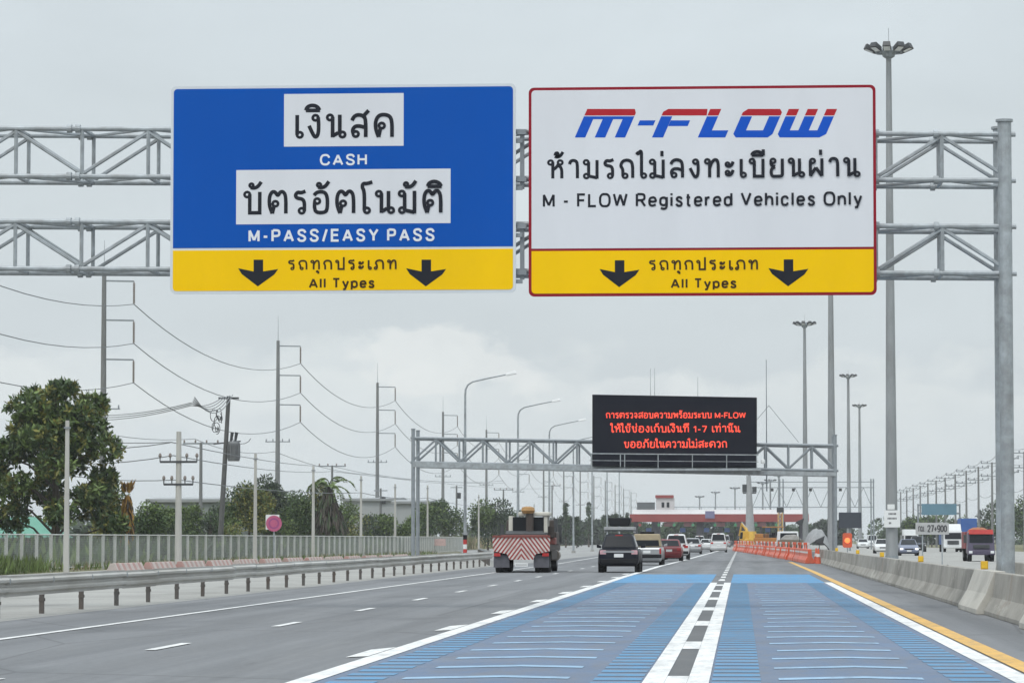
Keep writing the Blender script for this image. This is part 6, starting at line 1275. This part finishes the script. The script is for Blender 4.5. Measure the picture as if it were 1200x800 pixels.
def leaves(name, P, Dr, Ln, Wd, mats, mi, parent=None):
    """many small folded leaves: base points P, directions Dr, lengths Ln, widths Wd"""
    n = len(P); rs = np.random.RandomState(n + 3)
    Dr = Dr / np.linalg.norm(Dr, axis=1, keepdims=True); rv = rs.normal(size=(n, 3)); rv[:, 2] += 0.0
    side = np.cross(Dr, rv); side /= np.linalg.norm(side, axis=1, keepdims=True) + 1e-9; nor = np.cross(side, Dr)
    tip = P + Dr * Ln[:, None]; mid = P + Dr * (Ln * 0.55)[:, None]
    l = mid + side * (Wd / 2)[:, None] + nor * (Wd * 0.15)[:, None]; r = mid - side * (Wd / 2)[:, None] + nor * (Wd * 0.15)[:, None]
    V = np.stack([P, l, tip, r], 1).reshape(-1, 3); i = np.arange(n) * 4
    Fc = np.stack([i, i + 1, i + 2, i, i + 2, i + 3], 1).reshape(-1)
    me = bpy.data.meshes.new(name); me.vertices.add(4 * n); me.vertices.foreach_set('co', V.astype(np.float32).ravel())
    me.loops.add(6 * n); me.loops.foreach_set('vertex_index', Fc.astype(np.int32)); me.polygons.add(2 * n)
    me.polygons.foreach_set('loop_start', (np.arange(2 * n) * 3).astype(np.int32)); me.polygons.foreach_set('loop_total', np.full(2 * n, 3, np.int32))
    for m in mats: me.materials.append(m)
    me.polygons.foreach_set('material_index', np.repeat(mi, 2).astype(np.int32)); me.update(); me.validate()
    o = bpy.data.objects.new(name, me); col.objects.link(o)
    if parent is not None: o.parent = parent
    return o
def rosette_tree(label, px, D, top, wpx, seed, mats, nros=620, leaf=0.34):
    rs = np.random.RandomState(seed); H_ = Z(top, D, px) + 0.03; Wm = wpx * D / F
    t = thing('tree', label, 'tree', (X(px, D), D, -0.03)); tr = MB()
    tr.tube([(0, 0, 0), (0.1, 0, H_ * 0.3), (-0.05, 0.05, H_ * 0.6), (0, 0, H_ * 0.9)], [0.30, 0.22, 0.14, 0.04], 10)
    lobes = []
    for k in range(24):
        a = k * 2.4 + rs.uniform(-0.3, 0.3); lv = 0.20 + 0.72 * (k / 23); rad = Wm / 2 * (0.78 - 0.55 * max(0, lv - 0.55) ** 1.0 / 0.45 * 0.8) * rs.uniform(0.75, 1.1)
        c = np.array([math.cos(a) * rad, math.sin(a) * rad * 0.9, H_ * (lv + 0.02)]); lobes.append((c, rs.uniform(0.75, 1.2)))
        tr.tube([(0, 0, H_ * (lv - 0.16)), tuple(c * np.array([0.5, 0.5, 1]) - np.array([0, 0, H_ * 0.05])), tuple(c)], [0.09, 0.06, 0.02], 5)
    lobes += [(np.array([rs.uniform(-0.5, 0.5) * Wm * 0.5, rs.uniform(-0.4, 0.4) * Wm * 0.5, H_ * rs.uniform(0.35, 0.9)]), rs.uniform(0.7, 1.15)) for _ in range(9)]
    tr.build('trunk', bark, t)
    P, Dr, L_, W_, M_ = [], [], [], [], []
    for q in range(nros):
        c, r = lobes[rs.randint(len(lobes))]; d = rs.normal(size=3); d /= np.linalg.norm(d); rr = r * rs.uniform(0.25, 1.0) ** 0.5 * np.array([1.15, 1.15, 0.75])
        p = c + d * rr
        if p[2] < H_ * 0.17: continue
        p[2] = min(p[2], H_ - 0.2 + rs.uniform(-0.1, 0.1))
        out = p - np.array([0, 0, H_ * 0.45]); out /= np.linalg.norm(out) + 1e-6; axis = out * 0.6 + np.array([0, 0, 0.6]); n = rs.randint(7, 11)
        mi = rs.choice([0, 1, 2], p=[0.30, 0.52, 0.18])
        for k in range(n):
            v = rs.normal(size=3); v = v / np.linalg.norm(v) + axis * 0.65
            P.append(p + rs.normal(size=3) * 0.05); Dr.append(v + np.array([0, 0, rs.uniform(-0.5, 0.1)])); L_.append(leaf * rs.uniform(0.7, 1.35)); W_.append(leaf * rs.uniform(0.36, 0.5)); M_.append(mi)
    leaves('crown', np.array(P), np.array(Dr), np.array(L_), np.array(W_), mats, np.array(M_), t); return t
def leafy_tree(label, px, D, top, wpx, seed, mats, n=2600, leaf=0.24, zlow=0.12, name='tree', shape='round', cat='tree'):
    rs = np.random.RandomState(seed); H_ = max(Z(top, D, px) + 0.03, 0.6); Wm = wpx * D / F
    t = thing(name, label, cat, (X(px, D), D, -0.03)); tr = MB()
    tr.tube([(0, 0, 0), (rs.uniform(-0.1, 0.1), 0, H_ * 0.4), (0, 0, H_ * 0.85)], [0.05 * H_ * 0.45, 0.03 * H_ * 0.45, 0.02], 8)
    lobes = []
    for k in range(11 if shape != 'slim' else 9):
        a = k * 2.4 + rs.uniform(-0.4, 0.4)
        if shape == 'slim': lv = 0.2 + 0.75 * k / 8; rad = Wm * 0.22 * (1.05 - lv); r = Wm * 0.30 * (1.15 - 0.8 * lv)
        elif shape == 'bush': lv = rs.uniform(0.2, 0.8); rad = Wm * 0.34 * rs.uniform(0.3, 1.0) * (1.1 - lv * 0.5); r = min(Wm, H_) * 0.24 * rs.uniform(0.7, 1.2)
        else: lv = rs.uniform(0.35, 0.88); rad = Wm * 0.36 * rs.uniform(0.2, 1.0) * math.sqrt(max(0.05, 1 - ((lv - 0.55) / 0.5) ** 2)); r = min(Wm, H_) * 0.23 * rs.uniform(0.7, 1.3)
        c = np.array([math.cos(a) * rad, math.sin(a) * rad, H_ * lv]); c[2] = min(c[2], H_ - r * 0.85); lobes.append((c, r)); tr.tube([(0, 0, H_ * lv * 0.6), tuple(c)], [0.05, 0.015], 4)
    tr.build('trunk', bark, t)
    idx = rs.randint(len(lobes), size=n); C = np.array([l[0] for l in lobes])[idx]; Rr_ = np.array([l[1] for l in lobes])[idx]
    d = rs.normal(size=(n, 3)); d /= np.linalg.norm(d, axis=1, keepdims=True)
    P = C + d * (Rr_ * rs.uniform(0.2, 1.12, n) ** 0.5)[:, None]; P[:, 2] = np.maximum(P[:, 2], H_ * zlow * rs.uniform(0.2, 1, n))
    Dr = d * 0.6 + rs.normal(size=(n, 3)) * 0.7 + np.array([0, 0, 0.1])
    mi = np.where(rs.uniform(size=n) < 0.75, idx % len(mats), rs.randint(len(mats), size=n))
    leaves('crown', P, Dr, leaf * rs.uniform(0.6, 1.4, n), leaf * 0.5 * rs.uniform(0.7, 1.3, n), mats, mi, t); return t
rosette_tree('big leafy tree with layered leaf rosettes standing behind the wire fence', 64, 190, 447, 178, 5, [lf_dark, lf_mid, lf_yel], 2500, 0.38)
leafy_tree('small bright green tree showing between the big leafy tree and the dry golden plant', 128, 205, 560, 44, 61, [lf_mid, lf_yel, lf_dark], 3000, 0.24, 0.08)
leafy_tree('small round dark tree just past the dry golden plant', 172, 225, 581, 52, 11, [lf_dark, lf_dark, lf_mid], 5000, 0.22)
leafy_tree('low dark bush in front of the low grey green shed', 206, 240, 599, 42, 12, [lf_dark, lf_grey], 1500, 0.2, 0.05, 'bush', 'bush', 'bush')
leafy_tree('dark clipped bush between the crossarm pole and the leaning pole', 246, 260, 592, 34, 13, [lf_dark, lf_grey], 1500, 0.2, 0.05, 'bush', 'bush', 'bush')
leafy_tree('bushy mid green tree just past the leaning pole', 292, 280, 566, 62, 14, [lf_mid, lf_dark, lf_yel], 6500, 0.26)
leafy_tree('tall feathery tree behind the round pink sign', 312, 300, 556, 56, 15, [lf_dark, lf_mid, lf_grey], 6500, 0.26)
leafy_tree('broad dark tree next to the tall pole above the pink sign', 345, 310, 570, 62, 16, [lf_dark, lf_mid], 6500, 0.26)
leafy_tree('pale topped tree between the pink sign and the palm', 374, 320, 566, 46, 17, [lf_mid, lf_grey, lf_yel], 5000, 0.26)
leafy_tree('low yellowish green shrub at the fence below the leaning pole', 268, 262, 606, 46, 18, [lf_mid, lf_yel], 1600, 0.2, 0.03, 'bush', 'bush', 'bush')
leafy_tree('light green shrub against the big pale warehouse wall', 424, 330, 593, 44, 19, [lf_mid, lf_yel, lf_grey], 1700, 0.24, 0.05, 'bush', 'bush', 'bush')
leafy_tree('dark tree just past the gantry legs', 503, 420, 584, 56, 20, [lf_dark, lf_mid], 5000, 0.34)
leafy_tree('second dark tree past the gantry legs beside the thin switch-box pole', 526, 440, 594, 40, 21, [lf_dark, lf_mid], 2200, 0.34)
leafy_tree('wide dark tree between the first street lamp and the chevron truck', 572, 430, 586, 62, 22, [lf_dark, lf_mid, lf_grey], 6000, 0.34)
leafy_tree('smaller dark tree just behind the chevron truck', 600, 455, 593, 40, 23, [lf_dark, lf_grey], 2200, 0.34)
for i, (px, top, D, w_) in enumerate(((663, 589, 560, 16), (690, 588, 600, 15), (676, 606, 540, 15), (708, 604, 640, 15), (721, 602, 680, 14), (735, 601, 700, 13))):
    leafy_tree('slender grey green tree in the far row, %s from the chevron truck' % ORD[i], px, D, top, w_, 30 + i, [lf_grey, lf_dark], 900, 0.34, 0.1, 'tree', 'slim')
for i, (px, top, D, w_) in enumerate(((1068, 606, 560, 34), (1092, 603, 600, 40), (1122, 606, 590, 40), (1163, 588, 520, 48), (1186, 596, 540, 40), (1206, 578, 500, 52))):
    leafy_tree('dark tree beyond the opposite road, %s from the tallest mast' % ORD[i], px, D, top, w_, 40 + i, [lf_dark, lf_grey, lf_mid], 2000, 0.42)
for i, (px, top, D, w_, kind) in enumerate(((190, 596, 270, 40, 0), (222, 590, 300, 44, 1), (262, 584, 320, 46, 0), (330, 576, 340, 60, 1), (362, 578, 345, 60, 0), (402, 590, 345, 40, 1), (445, 604, 350, 46, 0), (478, 606, 360, 40, 1))):
    leafy_tree(('dark green' if not kind else 'mid green') + ' tree in the belt behind the fence, %s from the dry golden plant' % ORD[i], px, D, top, w_, 70 + i, [lf_dark, lf_grey, lf_mid] if not kind else [lf_mid, lf_dark], 4200, 0.26, 0.05)
# palm with a skirt of dead fronds
D = 310; t = thing('palm_tree', 'palm with few green fronds above a dark cone of dead hanging fronds', 'palm', (X(384, D), D, -0.03)); rs = np.random.RandomState(9); top = Z(568, D, 384)
MB().tube([(0, 0, 0), (0.05, 0, top * 0.5), (0.1, 0, top)], [0.22, 0.18, 0.15], 8).build('trunk', bark, t)
P, Dr, L_, W_ = [], [], [], []
for k in range(900):
    u = rs.uniform(0, 1); a = rs.uniform(0, 2 * PI); rr = (0.2 + 1.35 * u) * rs.uniform(0.8, 1.05); P.append((0.1 + rr * math.cos(a), rr * math.sin(a), top - 0.1 - 3.6 * u)); Dr.append((math.cos(a) * 0.4, math.sin(a) * 0.4, -1)); L_.append(rs.uniform(0.6, 1.3)); W_.append(rs.uniform(0.10, 0.2))
leaves('dead_frond_skirt', np.array(P), np.array(Dr), np.array(L_), np.array(W_), [lf_dead, lf_dark], np.array(rs.uniform(size=900) < 0.25).astype(int), t)
for k, (a, e, ln) in enumerate(((0.25, 0.75, 2.4), (0.9, 1.1, 2.0), (2.2, 1.0, 1.9), (3.0, 0.6, 2.0), (5.2, 0.2, 2.2), (0.0, 0.05, 2.6), (5.9, -0.35, 2.5), (4.0, 0.8, 1.6))):
    P, Dr, L_, W_ = [], [], [], []
    for j in range(26):
        u = j / 25; b = e - 0.9 * u * u; r = ln * u * math.cos(min(abs(b), 1.3)); z = top + ln * u * math.sin(b); p = np.array((0.1 + r * math.cos(a), r * math.sin(a), z))
        for s in (-1, 1): P.append(p); Dr.append((math.cos(a) * 0.8 - s * math.sin(a), math.sin(a) * 0.8 + s * math.cos(a), -0.45)); L_.append(0.6 * (1 - 0.5 * abs(u - 0.4))); W_.append(0.15)
    leaves('frond', np.array(P), np.array(Dr), np.array(L_), np.array(W_), [lf_mid], np.zeros(len(P), int), t)
# dry golden plant
D = 192; t = thing('dry_banana_plant', 'upright plant of dry golden hanging leaves beside the big leafy tree', 'plant', (X(149, D), D, -0.03)); zt_ = Z(574, D, 149)
MB().tube([(0, 0, 0), (0, 0, zt_ * 0.7)], [0.14, 0.08], 8).build('stem', bark, t)
P, Dr, L_, W_, M_ = [], [], [], [], []
for k in range(420):
    u = rs.uniform(0, 1); a = rs.uniform(0, 2 * PI); r = 0.30 * (1 - 0.4 * u) * rs.uniform(0.2, 1); P.append((r * math.cos(a), r * math.sin(a), 1.4 + u * (zt_ - 1.3))); Dr.append((math.cos(a) * 0.3, math.sin(a) * 0.3, -1 if u < 0.9 else 0.6)); L_.append(rs.uniform(0.3, 0.8)); W_.append(rs.uniform(0.08, 0.2)); M_.append(rs.choice([0, 0, 0, 0, 1, 2]))
leaves('hanging_leaves', np.array(P), np.array(Dr), np.array(L_), np.array(W_), [lf_gold, lf_dead, lf_yel], np.array(M_), t)
# grass, reeds and far woods: nobody could count these
def tufts(name, n, fx, fy, h, wd, mats, seed):
    rs = np.random.RandomState(seed); y = fy(rs, n); x = fx(rs, y); P = np.stack([x, y, np.full(n, -0.03)], 1); Dr = np.stack([rs.normal(0, 0.28, n), rs.normal(0, 0.28, n), np.ones(n)], 1)
    o = leaves(name, P, Dr, h * rs.uniform(0.4, 1.25, n), wd * rs.uniform(0.6, 1.4, n), mats, rs.randint(len(mats), size=n)); o['kind'] = 'stuff'; return o
fxv = lambda y: np.where(y < 300, -33.2 + 0.012 * y, -29.6 - (y - 300) * 0.030)
tufts('grass', 9000, lambda rs, y: fxv(y) + rs.uniform(-4.5, 1.6, len(y)), lambda rs, n: 105 + 220 * rs.uniform(0, 1, n) ** 1.4, 0.42, 0.06, [grass_m, lf_mid, reed], 1)
tufts('grass', 2600, lambda rs, y: fxv(y) + rs.uniform(-2.5, 1.8, len(y)), lambda rs, n: rs.normal(139, 5, n), 0.75, 0.09, [grass_m, lf_mid], 2)
tufts('dry_reeds', 7000, lambda rs, y: fxv(y) - rs.uniform(0.6, 5.0, len(y)), lambda rs, n: rs.uniform(330, 760, n), 1.7, 0.10, [reed, reed, grass_m], 3)
def woods(name, x0, x1, y0, y1, h, n, seed, mats):
    rs = np.random.RandomState(seed); nb = int((x1 - x0) / 5); cx = rs.uniform(x0, x1, nb); cy = rs.uniform(y0, y1, nb); ch = h * rs.uniform(0.55, 1.1, nb); k = rs.randint(nb, size=n)
    d = rs.normal(size=(n, 3)); d /= np.linalg.norm(d, axis=1, keepdims=True); P = np.stack([cx[k] + d[:, 0] * 4.0, cy[k] + d[:, 1] * 4.0, ch[k] * (0.5 + 0.48 * d[:, 2])], 1); P[:, 2] = np.maximum(P[:, 2], 0)
    o = leaves(name, P, d + rs.normal(size=(n, 3)) * 0.6, rs.uniform(0.8, 1.7, n), rs.uniform(0.5, 1.0, n), mats, k % len(mats)); o['kind'] = 'stuff'
woods('far_woods', -330, -70, 900, 1150, 7.5, 16000, 4, [lf_dark, lf_grey])
woods('far_woods', 45, 330, 850, 1150, 7.0, 16000, 5, [lf_dark, lf_grey])
woods('far_woods', -60, 60, 1700, 1900, 9.0, 7000, 6, [lf_grey, lf_dark])
tufts('undergrowth', 9000, lambda rs, y: fxv(y) - rs.uniform(1.5, 9.0, len(y)), lambda rs, n: rs.uniform(125, 420, n), 1.5, 0.26, [lf_dark, lf_mid, lf_grey], 8)
woods('far_woods', -48, 50, 760, 860, 6.2, 30000, 9, [lf_grey, lf_dark])
woods('far_woods', -150, -60, 420, 640, 4.2, 8000, 7, [lf_dark, lf_grey, lf_mid])

# ------------------------------------------------------------------ haze
HAZE = 0.00016
if HAZE:
    mb = MB().box(-3000, 3000, -100, 4600, -1.2, 40); o = mb.build('haze', [], None); o['kind'] = 'stuff'
    m = bpy.data.materials.new('haze_air'); m.use_nodes = True; tr = m.node_tree; tr.nodes.remove(tr.nodes['Principled BSDF'])
    v = tr.nodes.new('ShaderNodeVolumePrincipled'); v.inputs['Color'].default_value = (0.95, 0.975, 1.0, 1); v.inputs['Density'].default_value = HAZE
    tr.links.new(v.outputs[0], tr.nodes['Material Output'].inputs['Volume']); o.data.materials.append(m)
